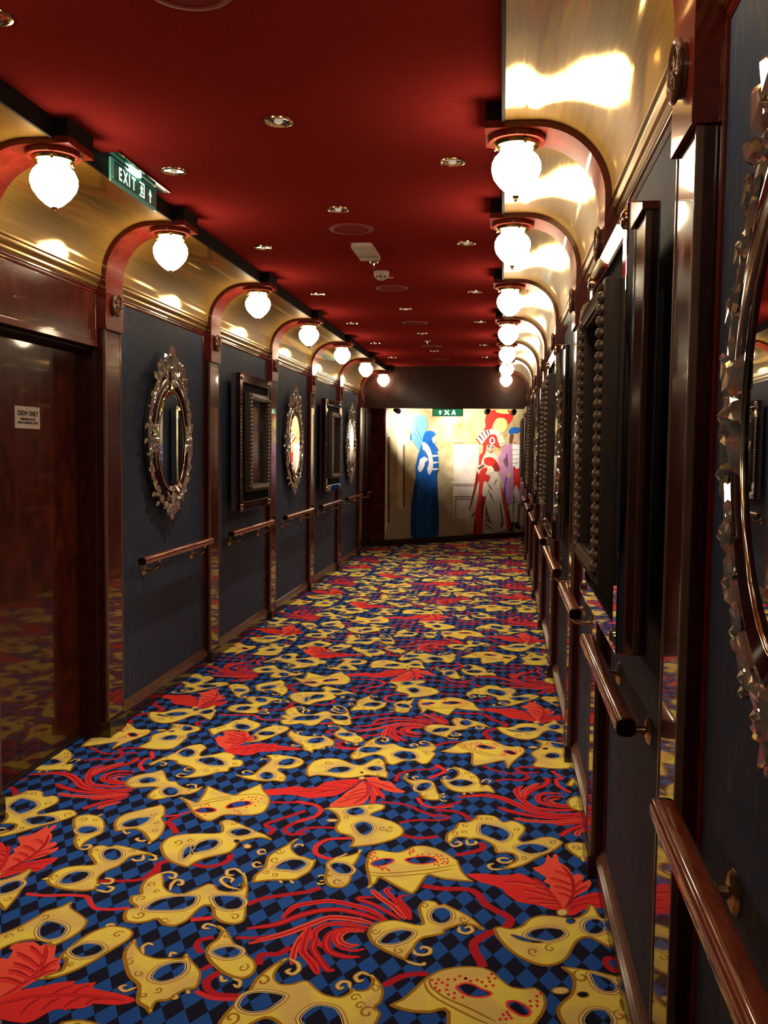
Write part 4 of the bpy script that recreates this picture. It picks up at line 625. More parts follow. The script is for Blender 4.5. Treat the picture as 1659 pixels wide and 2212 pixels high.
for s in (-1, 1):
    side = SIDES[s]
    x = wx(s)
    mb = MB(s)
    if s == -1:
        mb.box(-0.16, 0, Y_BACK, ARCH[0] + AW - 0.01, 0, CEIL + 0.08)
        mb.box(-0.16, 0, ARCH[1] + 0.01, Y_HEAD + 1.03, 0, CEIL + 0.08)
        mb.box(-0.26, -0.105, ARCH[0] + AW - 0.01, ARCH[1] + 0.01, 0, CEIL + 0.08)
    else:
        mb.box(-0.16, 0, Y_BACK, 16.6, 0, CEIL + 0.08)
    wall = struct(mb.build('wall_' + side, M['wall_plain'], None, None, (x, 0, 0)), 'blue fabric panelled wall on the ' + side + ' of the corridor')
    bb = MB(s); bm_ = MB(s)
    for a, c, y0, y1 in bays():
        is_door = (s == -1 and a == 0)
        # gold cove and its dark fascia
        inner = arc(0.262) + [(0.408, 2.617)]
        outer = arc(0.268) + [(0.408, 2.623)]
        cv = MB(s); cv.strip(inner, outer, y0 - 0.004, y1 + 0.004)
        cv.build('cove_panel', M['gold'], wall, 40)
        fs = MB(s); fs.box(0.400, 0.412, y0 - 0.004, y1 + 0.004, 2.611, CEIL, 0.002)
        fs.build('fascia_board', M['fascia'], wall)
        gp = [(0, 2.362), (0.042, 2.362), (0.042, 2.352), (0.034, 2.346), (0.034, 2.338), (0.038, 2.330), (0.030, 2.318), (0.022, 2.314), (0.022, 2.306), (0.026, 2.300), (0.018, 2.290), (0, 2.290)]
        gm = MB(s); gm.prism(gp, y0 - 0.002, y1 + 0.002)
        gm.build('gold_cornice', M['gold_molding'], wall)
        wm = MB(s); wm.prism([(0, 2.290), (0.016, 2.290), (0.016, 2.283), (0.010, 2.278), (0.012, 2.270), (0.006, 2.262), (0, 2.262)], y0, y1)
        wm.build('wood_cornice', M['rib'], wall)
        if is_door:
            continue
        fp = MB(s); fp.box(-0.002, 0.004, y0, y1, 0.09, 2.264)
        fp.build('fabric_panel', M['fabric'], wall)
        for ya, yb in ((y0, y0 + 0.016), (y1 - 0.016, y1)):
            tr = MB(s); tr.box(0, 0.012, ya, yb, 0.095, 2.264, 0.003)
            tr.build('panel_trim', M['rib'], wall)
        bb.prism([(0, 0), (0.036, 0), (0.036, 0.062), (0.033, 0.066), (0, 0.066)], y0, y1)
        bm_.prism([(0, 0.066), (0.034, 0.066), (0.034, 0.071), (0.028, 0.074), (0.029, 0.082), (0.021, 0.086), (0.022, 0.094), (0.013, 0.098), (0.013, 0.106), (0.008, 0.110), (0, 0.110)], y0, y1)
    ye = Y_HEAD + 1.03 if s == -1 else 16.4
    bb.box(0, 0.036, ARCH[6] + AW, ye, 0, 0.07)
    base = struct(bb.build('baseboard_' + side, M['base'], None, None, (x, 0, 0)), 'dark skirting along the ' + side + ' wall')
    bm_.build('base_molding', M['base_molding'], base)
    # panelled wood beyond the last arch
    fw = MB(s); fw.box(0, 0.012, ARCH[6] + AW, ye, 0.07, CEIL)
    fw.build('wood_panel', M['mahogany'], wall)
    for yy in (ARCH[6] + AW + 0.10, ARCH[6] + AW + 0.48, ye - 0.06):
        st = MB(s); st.box(0.012, 0.030, yy, yy + 0.05, 0.07, 2.10, 0.003)
        st.build('wood_stile', M['mahogany'], wall)

# crew door recess
s = -1
dy0, dy1 = ARCH[0] + AW, ARCH[1]
door = MB(s); door.box(-0.105, -0.098, dy0, dy1, 0.012, 2.03, 0.002)
door = struct(door.build('door_1', M['door_burl'], None, None, (wx(s), 0, 0)), 'glossy burl veneer crew door in a recess')
for nm, bx, mt in (('door_header', (-0.10, 0.008, dy0, dy1, 2.0, 2.262), 'burl'), ('header_molding', (0.0, 0.016, dy0, dy1, 2.0, 2.03), 'rib'),
                   ('header_stile', (0.0, 0.016, dy1 - 0.022, dy1, 2.03, 2.262), 'rib'), ('door_jamb', (-0.10, 0.0, dy1 - 0.012, dy1, 0.0, 2.0), 'mahogany'),
                   ('door_jamb', (-0.10, 0.0, dy0, dy0 + 0.012, 0.0, 2.0), 'mahogany'), ('threshold', (-0.105, -0.085, dy0, dy1, 0.0, 0.012), 'dark_line'),
                   ('header_shade_strip', (-0.10, -0.02, dy0, dy1, 1.985, 2.0), 'dark_line')):  # last box is a dark strip standing in for the shade under the header
    q = MB(s); q.box(*bx, bev=0.002); q.build(nm, M[mt], door)

mb = MB(); mb.box(wx(-1) - 0.2, wx(1) + 0.2, Y_BACK - 0.1, Y_BACK, 0, CEIL + 0.08)
struct(mb.build('wall_back', M['mahogany']), 'dark wooden wall closing the corridor')
mb = MB(); mb.box(wx(-1), wx(1), Y_HEAD, Y_HEAD + 0.16, 2.10, CEIL + 0.08)
struct(mb.build('trim_1', M['header']), 'glossy dark wooden header above the mural')
mb = MB(); mb.box(wx(-1) - 0.16, wx(1) + 0.16, Y_HEAD + 0.16, 16.6, 2.42, 2.50)
struct(mb.build('ceiling_far', flat('cream_far_ceiling', (0.55, 0.45, 0.32)) ), 'pale ceiling behind the header')

# slanted far wall
FA = Vector((-2.012, 13.957, 0)); FB = Vector((0.434, 16.235, 0))
FD = (FB - FA).normalized(); FN = Vector((FD.y, -FD.x, 0))       # FN faces the corridor
FM = Matrix((FD, Vector((0, 0, 1)), FN)).transposed().to_4x4(); FM.translation = FA
mb = MB(); mb.box(-0.15, 3.5, 0, 2.45, -0.1, 0.0)
wall = struct(mb.build('wall_far', M['mahogany']), 'slanted end wall carrying the mural'); wall.matrix_world = FM
mb = MB(); mb.box(-0.05, 0.262, 0.09, 2.42, 0.0, 0.012); mb.build('wood_panel', M['door_burl'], wall)
mb = MB(); mb.box(-0.02, 3.45, 0.0, 0.095, 0.0, 0.03, 0.004)
o = struct(mb.build('baseboard_far', M['base']), 'dark skirting under the mural'); o.matrix_world = FM

# ------------------------------------------------------------------ mural
PAINT = {'fl': (0.50, 0.40, 0.30), 'wh': (0.80, 0.76, 0.70), 'dk': (0.17, 0.115, 0.05), 'tn': (0.50, 0.38, 0.20), 'cm': (0.66, 0.54, 0.38), 'gy': (0.36, 0.30, 0.24),
         'st': (0.66, 0.53, 0.42), 'sd': (0.16, 0.09, 0.05), 'cy': (0.16, 0.52, 0.70), 'b0': (0.015, 0.055, 0.22), 'b1': (0.015, 0.10, 0.38), 'b2': (0.02, 0.13, 0.42), 'b3': (0.04, 0.12, 0.34),
         'mv': (0.42, 0.20, 0.33), 'pu': (0.13, 0.035, 0.26), 'rd': (0.55, 0.03, 0.022), 'rk': (0.22, 0.02, 0.015), 'cr': (0.58, 0.47, 0.36), 'sk': (0.50, 0.32, 0.22),
         'br': (0.12, 0.05, 0.03), 'bk': (0.02, 0.018, 0.018), 'ye': (0.80, 0.66, 0.18), 'bg': (0.62, 0.51, 0.33)}
for k, c in PAINT.items():
    M['p_' + k] = flat('mural_paint_' + k, c, 0.16, 0.6, 5.0)
m, nt, b = mat('mural_mottled_stone', PAINT['tn'], 0.6, spec=0.2)
f = noise(nt, pos_vec(nt), 3.5, 5.0, 0.55, 0.6)
nt.links.new(ramp(nt, f, [(0.3, (0.30, 0.21, 0.09)), (0.5, (0.48, 0.36, 0.18)), (0.7, (0.62, 0.49, 0.29))]), b.inputs['Base Color'])
M['p_tn'] = m
PK = list(PAINT)
mur = thing('mural', tuple(FA), 'painted mural of three costumed carnival figures covering the end wall', 'mural')
mur.matrix_world = FM
mb = MB(); mb.box(0.266, 3.45, 0.095, 2.42, 0.0, 0.008)
mb.build('canvas', M['p_bg'], mur)
FIGN = {'backdrop': 'painted_arcade', 'blue': 'painted_lady_in_blue', 'man': 'painted_gentleman', 'red': 'painted_lady_in_red'}
FIGL = {'backdrop': 'painted stone arcade and pedestal', 'blue': 'painted figure in a long blue gown holding a fan', 'man': 'painted man in a mauve coat and blue hat', 'red': 'painted figure in a red and cream gown with plumed hat'}
k = 0
for fig in ('backdrop', 'blue', 'man', 'red'):
    P = Print()
    for fg, c, l in MURAL_SHAPES:
        if fg == fig:
            k += 1
            p = unflat(l)
            if fig != 'backdrop' and len(p) > 5:
                p = smooth_closed(p, 3)
            P.poly(p, 0.0085 + 0.00025 * k, PK.index(c))
    P.f = [t for t in P.f]
    me = bpy.data.meshes.new(FIGN[fig]); me.from_pydata(P.v, [], P.f)
    for kk in PK:
        me.materials.append(M['p_' + kk])
    me.polygons.foreach_set('material_index', P.m)
    put(FIGN[fig], me, mur)['label'] = FIGL[fig]

# ------------------------------------------------------------------ arched pilasters
def make_pilaster(s):
    root = thing('arched_pilaster', (0, 0, 0), '', 'pilaster')
    q = MB(s); q.box(-0.002, 0.046, 0.010, AW - 0.010, 0.080, 2.095, 0.003); q.build('shaft', M['mahogany'], root)
    q = MB(s); q.box(0.045, 0.0495, 0.022, AW - 0.022, 0.092, 2.088, 0.001); q.build('front_panel', M['burl'], root)
    for ya, yb in ((0.0085, 0.021), (AW - 0.021, AW - 0.0085)):
        q = MB(s); q.box(0.036, 0.052, ya, yb, 0.082, 2.092, 0.003); q.build('edge_strip', M['strip'], root)
    q = MB(s); q.box(-0.002, 0.062, 0, AW, 0.0, 0.082, 0.004); q.build('plinth', M['base'], root)
    q = MB(s); q.box(-0.002, 0.062, 0.001, AW - 0.001, 2.092, 2.358, 0.002); q.build('capital', M['rib'], root)
    inner = arc(ARC_R) + [(0.412, 2.595), (0.468, 2.595)]
    outer = arc(0.272) + [(0.412, 2.620), (0.468, 2.620)]
    q = MB(s); q.strip(inner, outer, 0.001, AW - 0.001)
    q.build('arch_rib', M['rib'], root, 35)
    q = MB(s); q.box(0.409, 0.466, 0.002, AW - 0.002, 2.619, CEIL - 0.0005); q.build('end_block', M['fascia'], root)
    q = MB(s)
    yc, zc = AW / 2, 2.224
    sg = Vector((1, 0, 0))
    q.lathe([(0.0, 0.062), (0.050, 0.062), (0.050, 0.070), (0.044, 0.072), (0.0, 0.072)], (0, yc, zc), (1, 0, 0), 24)
    q.tube([(0.076, yc + 0.053 * math.cos(t * math.pi / 12), zc + 0.053 * math.sin(t * math.pi / 12)) for t in range(24)], 0.007, 6, True)
    for kk in range(5):
        a = kk * 2 * math.pi / 5 + 0.3
        c = (yc + 0.027 * math.cos(a), zc + 0.027 * math.sin(a))
        q.tube([(0.075, c[0] + 0.019 * math.cos(t * math.pi / 5), c[1] + 0.019 * math.sin(t * math.pi / 5)) for t in range(10)], 0.004, 5, True)
    q.lathe([(0.0, 0.083), (0.008, 0.080), (0.010, 0.070)], (0, yc, zc), (1, 0, 0), 10)
    q.build('roundel', M['molding'], root, 60)['label'] = 'carved round rosette'
    return root

def make_lamp():
    root = thing('globe_lamp', (0, 0, 0), '', 'lamp')
    q = MB(); q.lathe([(0.0, 0.0), (0.098, 0.0), (0.100, -0.004), (0.098, -0.020), (0.0, -0.020)], (0, 0, 0), segs=36); q.build('ceiling_rose', M['rib'], root, 40)
    q = MB(); q.lathe([(0.0, -0.020), (0.078, -0.020), (0.080, -0.024), (0.074, -0.034), (0.060, -0.037), (0.058, -0.030), (0.0, -0.030)], (0, 0, 0), segs=32); q.build('brass_flange', M['brass'], root, 40)
    for kk in range(3):
        a = kk * 2 * math.pi / 3 + 0.9
        q = MB(); q.lathe([(0.0, 0.016), (0.006, 0.014), (0.006, 0.0)], (0.066 * math.cos(a), 0.066 * math.sin(a), -0.031), (math.cos(a), math.sin(a), -0.4), 8); q.build('thumb_screw', M['brass'], root, 40)
    prof = [(0.054, -0.029), (0.054, -0.047), (0.075, -0.068), (0.0855, -0.090), (0.087, -0.112), (0.079, -0.139), (0.059, -0.166), (0.033, -0.190), (0.013, -0.201)]
    q = MB(); q.lathe(prof, (0, 0, 0), segs=18, caps=False); q.build('globe', M['globe'], root, 60)
    q = MB(); q.lathe([(0.0, -0.199), (0.012, -0.200), (0.010, -0.206), (0.005, -0.210), (0.006, -0.216), (0.0, -0.222)], (0, 0, 0), segs=12); q.build('finial', M['brass'], root, 50)
    return root

LAMP_D = 0.359
proto_p = {s: make_pilaster(s) for s in (-1, 1)}
proto_l = make_lamp()
used = set()
NEAR = {-1: 'beside the near pilaster with the big oval mirror', -2: 'above the viewpoint', -3: 'behind the viewpoint'}
lamp_used = False
for s in (-1, 1):
    side = SIDES[s]
    for i in KEYS:
        if i < 0 and s == -1:
            where = 'left row, %s back from the crew door' % ORD[-i]
        elif i == -1:
            where = 'right row, the near one before the big oval mirror'
        elif i < -1:
            where = 'right row, %s behind the near one' % ORD[-i - 2]
        else:
            extra = {(-1, 0): ', left of the exit sign', (-1, 1): ', beside the crew door', (-1, 6): ', next to the header', (1, 6): ', next to the header'}.get((s, i), '')
            where = '%s row, %s in view%s' % (side, ORD[i], extra)
        loc = (wx(s), ARCH[i], 0)
        lab = 'arched mahogany pilaster of the ' + where
        if s not in used:
            used.add(s); o = proto_p[s]; o.location = loc; o['label'] = lab; o['group'] = 'arched pilasters of the %s wall' % side
        else:
            o = copy_tree(proto_p[s], loc, lab, 'arched pilasters of the %s wall' % side)
        loc = (wx(s, LAMP_D), ARCH[i] + AW / 2, 2.595)
        lab = 'lit white globe lamp of the ' + where
        if not lamp_used:
            lamp_used = True; o = proto_l; o.location = loc; o['label'] = lab; o['group'] = 'globe lamps under the arches'
        else:
            copy_tree(proto_l, loc, lab, 'globe lamps under the arches')

# ------------------------------------------------------------------ handrails
def make_rail(s, L, label):
    root = thing('handrail', (0, 0, 0), label, 'handrail', 'handrails of the %s wall' % SIDES[s])
    c, z = 0.097, 0.878
    prof = [(c + 0.023 * math.copysign(abs(math.cos(a)) ** 0.6, math.cos(a)), z + 0.021 * math.copysign(abs(math.sin(a)) ** 0.6, math.sin(a))) for a in [2 * math.pi * t / 20 for t in range(20)]]
    q = MB(s); q.prism(prof, 0.012, L - 0.012); q.build('rail', M['rail'], root, 40)
    for ya, yb in ((0.0, 0.012), (L - 0.012, L)):
        q = MB(s); q.prism([(c + (d - c) * 0.97, z + (zz - z) * 0.97) for d, zz in prof], ya, yb); q.build('end_cap', M['rail_cap'], root, 40)
    for yb in (0.25 if L > 0.7 else 0.12, L - 0.135):
        br = MB(s); br.lathe([(0.0, 0.0), (0.036, 0.0), (0.037, 0.006), (0.030, 0.013), (0.016, 0.016), (0.0, 0.018)], (0, yb, 0.800), (1, 0, 0), 20)
        br = br.build('bracket', M['bronze'], root, 40)
        q = MB(s); q.tube([(0.012, yb, 0.800), (0.045, yb, 0.800), (0.075, yb, 0.805), (0.092, yb, 0.822), (c, yb, 0.845), (c, yb, 0.860)], [0.012, 0.009, 0.009, 0.009, 0.010, 0.014], 10); q.build('bracket_arm', M['bronze'], br, 50)
    return root

RLAB = {(1, -2): 'reddish handrail under the big near oval mirror', (1, -1): 'reddish handrail below the nearest framed picture on the right wall'}
for s in (-1, 1):
    first = {}
    n = 0
    for a, c, y0, y1 in bays():
        if a is None or (s == -1 and a < 1) or (s == 1 and a < -2):
            continue
        lab = RLAB.get((s, a)) or 'reddish wooden handrail on the %s wall, %s bay past %s' % (SIDES[s], ORD[a - 1] if s == -1 else ORD[a], 'the crew door' if s == -1 else 'the nearest framed picture')
        ya, yb = y0 + 0.135, y1 - 0.125
        key = round(yb - ya, 2)
        loc = (wx(s), ya, 0)
        if key not in first:
            first[key] = make_rail(s, yb - ya, lab); first[key].location = loc
        else:
            copy_tree(first[key], loc, lab)
r = make_rail(-1, 0.55, 'short handrail on the dark wood at the far left end'); r.location = (wx(-1, -0.012), ARCH[6] + AW + 0.2, 0)

# ------------------------------------------------------------------ ornate oval mirrors
def piece_leaf():
    b2 = bmesh.new()
    out = [(0, 0), (0.25, 0.17), (0.55, 0.25), (0.8, 0.16), (1.0, 0.0), (0.8, -0.16), (0.55, -0.25), (0.25, -0.17)]
    lo = [b2.verts.new((x, y, 0)) for x, y in out]
    hi = [b2.verts.new((0.12 + x * 0.78, y * 0.6, 0.15)) for x, y in out]
    r0, r1 = b2.verts.new((0.25, 0, 0.26)), b2.verts.new((0.8, 0, 0.20))
    for i in range(8):
        j = (i + 1) % 8
        b2.faces.new([lo[i], lo[j], hi[j], hi[i]])
    for t in ((0, 1, r0), (1, 2, r0), (6, 7, r0), (7, 0, r0), (3, 4, r1), (4, 5, r1)):
        b2.faces.new([hi[t[0]], hi[t[1]], t[2]])
    b2.faces.new([hi[2], hi[3], r1, r0]); b2.faces.new([hi[5], hi[6], r0, r1])
    return b2
def piece_round(n=8, inner=0.62):
    b2 = bmesh.new()
    pts = [((0.5 if k % 2 == 0 else 0.5 * inner) * math.cos(math.pi * k / n), (0.5 if k % 2 == 0 else 0.5 * inner) * math.sin(math.pi * k / n)) for k in range(2 * n)]
    lo = [b2.verts.new((x, y, 0)) for x, y in pts]; hi = [b2.verts.new((x * 0.85, y * 0.85, 0.14)) for x, y in pts]
    md = [b2.verts.new((x * 0.4, y * 0.4, 0.18)) for x, y in pts]; t = b2.verts.new((0, 0, 0.32))
    for i in range(2 * n):
        j = (i + 1) % (2 * n)
        b2.faces.new([lo[i], lo[j], hi[j], hi[i]]); b2.faces.new([hi[i], hi[j], md[j], md[i]]); b2.faces.new([md[i], md[j], t])
    return b2
def piece_bead():
    b2 = bmesh.new()
    bmesh.ops.create_icosphere(b2, subdivisions=1, radius=0.5)
    return b2
def piece_bar():
    b2 = bmesh.new()
    pts = [(0, 0.1), (0.15, 0.14), (0.85, 0.14), (1, 0.1), (1, -0.1), (0.85, -0.14), (0.15, -0.14), (0, -0.1)]
    lo = [b2.verts.new((x, y, 0)) for x, y in pts]; hi = [b2.verts.new((x, y * 0.4, 0.15)) for x, y in pts]
    for i in range(8):
        j = (i + 1) % 8
        b2.faces.new([lo[i], lo[j], hi[j], hi[i]])
    b2.faces.new(hi)
    return b2
PIECE = {}
for nm, fn in (('crystal_leaf', piece_leaf), ('crystal_rosette', piece_round), ('crystal_bead', piece_bead), ('crystal_bar', piece_bar)):
    b2 = fn(); bmesh.ops.recalc_face_normals(b2, faces=b2.faces[:])
    me = bpy.data.meshes.new(nm); b2.to_mesh(me); b2.free(); me.materials.append(M['crystal']); PIECE[nm] = me

def ell_pts(a, bq, n, zc=0.0, t0=0.0, t1=2 * math.pi):
    return [(a * math.cos(t0 + (t1 - t0) * k / n), zc + bq * math.sin(t0 + (t1 - t0) * k / n)) for k in range(n + (0 if t1 - t0 > 6.2 else 1))]

MIR_Z = 1.53
def make_mirror(s):
    rng = random.Random(7)
    root = thing('oval_mirror', (0, 0, 0), '', 'mirror')
    # backing board
    q = MB(s); n = 48
    def slab(a, bb_, d0, d1, zc=0.0, a2=0.0, b2=0.0):
        pts = ell_pts(a, bb_, n, zc)
        A_ = [q.v((d0, y, z)) for y, z in pts]; B_ = [q.v((d1, y, z)) for y, z in pts]
        for i in range(n):
            j = (i + 1) % n; q.face([A_[i], A_[j], B_[j], B_[i]])
        return A_, B_, pts
    A_, B_, pts = slab(0.345, 0.405, 0.0, 0.026); q.face(B_); q.face(A_)
    q.build('backing_board', M['backing'], root)
    # glass with bevelled margin
    q = MB(s); zc = -0.010
    ga, gb = 0.225, 0.300
    o_ = [q.v((0.034, y, z)) for y, z in ell_pts(ga, gb, n, zc)]
    i_ = [q.v((0.040, y, z)) for y, z in ell_pts(ga - 0.022, gb - 0.022, n, zc)]
    b_ = [q.v((0.026, y, z)) for y, z in ell_pts(ga, gb, n, zc)]
    for i in range(n):
        j = (i + 1) % n
        q.face([o_[i], o_[j], i_[j], i_[i]]); q.face([b_[i], b_[j], o_[j], o_[i]])
    q.face(i_)
    q.build('looking_glass', M['mirror'], root)
    q = MB(s); q.tube([(0.042, y, z) for y, z in ell_pts(ga + 0.004, gb + 0.004, 40, zc)], 0.0035, 6, True); q.build('bezel', M['bezel'], root, 60)
    # four burgundy quarter bands
    for kq in range(4):
        q = MB(s); t0, t1 = kq * math.pi / 2 + 0.10, (kq + 1) * math.pi / 2 - 0.10
        a_in = ell_pts(ga + 0.010, gb + 0.010, 14, zc, t0, t1); a_out = ell_pts(0.315, 0.385, 14, 0, t0, t1)
        mid = [((x0 + x1) / 2, (y0_ + y1_) / 2) for (x0, y0_), (x1, y1_) in zip(a_in, a_out)]
        r = [[q.v((d, y, z)) for y, z in l] for d, l in ((0.030, a_in), (0.046, mid), (0.038, a_out), (0.026, a_out), (0.026, a_in))]
        for u in range(5):
            w_ = (u + 1) % 5
            for i in range(14):
                q.face([r[u][i], r[u][i + 1], r[w_][i + 1], r[w_][i]])
        for e in (0, 14):
            q.face([r[u][e] for u in range(5)])
        q.build('burgundy_band', M['burgundy'], root, 35)
    def piece(kind, y, z, ang, sz, d=0.030, dn=1.0, wid=1.0):
        a = Vector((0, math.cos(ang), math.sin(ang)))
        bq = Vector((0, -math.sin(ang), math.cos(ang))) * (-s)
        nrm = Vector((-s, 0, 0))
        mt = Matrix((a * sz, bq * sz * wid, nrm * sz * dn)).transposed().to_4x4()
        mt.translation = Vector((-s * d, y, z))
        put(kind, PIECE[kind], root, None, mt)
    # cartouches at the four joints
    for t in (0.0, math.pi):
        y = 0.277 * math.cos(t)
        piece('crystal_rosette', y, 0.0, 0.2, 0.085, 0.040)
        for a in (0.5, -0.5, math.pi + 0.5, math.pi - 0.5):
            piece('crystal_leaf', y + 0.012 * math.cos(a), 0.02 * math.sin(a) / 0.48, math.copysign(math.pi / 2 - 0.35, math.sin(a)) + (0.7 if math.cos(a) < 0 else 0) * math.copysign(1, math.sin(a)), 0.07, 0.040)
    piece('crystal_rosette', 0, 0.325, 0.1, 0.075, 0.044); piece('crystal_leaf', 0, 0.33, math.pi / 2, 0.09, 0.044)
    piece('crystal_leaf', 0, -0.315, -math.pi / 2, 0.10, 0.044); piece('crystal_rosette', 0, -0.43, 0.1, 0.07, 0.036)
    # crystal border: a chain of cut bars with beads, outward leaves and rosettes
    N = 30
    for k in range(N):
        t = 2 * math.pi * (k + 0.5) / N
        y, z = 0.338 * math.cos(t), 0.405 * math.sin(t)
        tan = math.atan2(0.405 * math.cos(t), -0.338 * math.sin(t))
        sz = 0.074
        piece('crystal_bar', y - 0.5 * sz * math.cos(tan), z - 0.5 * sz * math.sin(tan), tan + rng.uniform(-0.08, 0.08), sz, 0.030, 1.1, 1.35)
        for sg_ in (1, -1):
            piece('crystal_leaf', y * (1 + 0.02 * sg_), z * (1 + 0.02 * sg_), tan + (0 if sg_ > 0 else math.pi) + rng.uniform(-0.5, 0.5), 0.045 + 0.016 * rng.random(), 0.038, 0.75)
        t2 = 2 * math.pi * k / N
        if abs(t2 - math.pi / 2) < 0.40 or abs(t2 - 1.5 * math.pi) < 0.22:
            continue
        yb, zb = 0.348 * math.cos(t2), 0.415 * math.sin(t2)
        piece('crystal_bead', yb, zb, 0, 0.018 + 0.007 * rng.random(), 0.040)
        if k % 5 == 2:
            piece('crystal_rosette', 1.03 * yb, 1.03 * zb, rng.random(), 0.048, 0.032, 0.7)
        elif k % 5 in (0, 4):
            a = t2 + rng.uniform(0.5, 1.0) * (1 if math.cos(t2) * math.sin(t2) < 0 else -1)
            piece('crystal_leaf', 1.02 * yb, 1.02 * zb, a, 0.062, 0.028, 0.6)
        if k % 3 == 1:
            piece('crystal_bead', 1.09 * yb, 1.07 * zb, 0, 0.020, 0.036)
    # crown
    for y, z, a, sz, wd in ((0, 0.40, 90, 0.17, 0.7), (0, 0.455, 90, 0.115, 1.0), (0.05, 0.40, 66, 0.115, 0.9), (-0.05, 0.40, 114, 0.115, 0.9), (0.10, 0.375, 52, 0.12, 0.9), (-0.10, 0.375, 128, 0.12, 0.9),
                        (0.155, 0.345, 62, 0.115, 0.9), (-0.155, 0.345, 118, 0.115, 0.9), (0.20, 0.33, 40, 0.09, 0.9), (-0.20, 0.33, 140, 0.09, 0.9), (0.08, 0.35, 90, 0.07, 1.0), (-0.08, 0.35, 90, 0.07, 1.0)):
        piece('crystal_leaf', y, z, math.radians(a), sz, 0.034, 0.9, wd)
    for y, z, sz in ((0, 0.43, 0.07), (0.075, 0.425, 0.05), (-0.075, 0.425, 0.05), (0.13, 0.39, 0.045), (-0.13, 0.39, 0.045)):
        piece('crystal_rosette', y, z, 0.3, sz, 0.046)
    for y, z in ((0.035, 0.50), (-0.035, 0.50), (0.11, 0.46), (-0.11, 0.46), (0.19, 0.41), (-0.19, 0.41)):
        piece('crystal_bead', y, z, 0, 0.024, 0.044)
    # pendant
    for y, z, a, sz in ((0, -0.40, -90, 0.095), (0.03, -0.39, -55, 0.085), (-0.03, -0.39, -125, 0.085), (0.07, -0.385, -30, 0.07), (-0.07, -0.385, -150, 0.07), (0.05, -0.41, -80, 0.055), (-0.05, -0.41, -100, 0.055)):
        piece('crystal_leaf', y, z, math.radians(a), sz, 0.034, 0.9)
    return root

MIRRORS = [(-1, 1, 'oval mirror with crystal crown on the left wall beside the crew door pilaster'),
           (-1, 3, 'oval crystal mirror on the left wall between the two framed pictures'),
           (-1, 5, 'farthest oval crystal mirror on the left wall, near the mural'),
           (1, -2, 'big near oval mirror with crystal border cut by the right edge'),
           (1, 0, 'oval crystal mirror on the right wall just past the nearest framed picture'),
           (1, 2, 'oval crystal mirror on the right wall past the second framed picture'),
           (1, 4, 'farthest oval crystal mirror on the right wall')]
pm = {}
for s, a, lab in MIRRORS:
    ks = KEYS.index(a)
    y0, y1 = ARCH[a] + AW, ARCH[KEYS[ks + 1]]
    yc = (y0 + y1) / 2 + (0.035 if a == -2 else 0.0)
    loc = (wx(s, 0.012), yc, MIR_Z + 0.025)
    grp = 'oval crystal mirrors of the %s wall' % SIDES[s]
    if s not in pm:
        pm[s] = make_mirror(s); pm[s].location = loc; pm[s]['label'] = lab; pm[s]['group'] = grp
    else:
        copy_tree(pm[s], loc, lab, grp)

# ------------------------------------------------------------------ framed pictures
b2 = bmesh.new(); bmesh.ops.create_icosphere(b2, subdivisions=2, radius=1.0)
for v_ in b2.verts:
    v_.co = Vector((v_.co.x * 0.016, v_.co.y * 0.021 + 0.25 * 0.012 * v_.co.z, v_.co.z * 0.0158))
bead_me = bpy.data.meshes.new('frame_bead'); b2.to_mesh(bead_me); b2.free(); bead_me.materials.append(M['pewter'])
bead_me.polygons.foreach_set('use_smooth', [True] * len(bead_me.polygons))

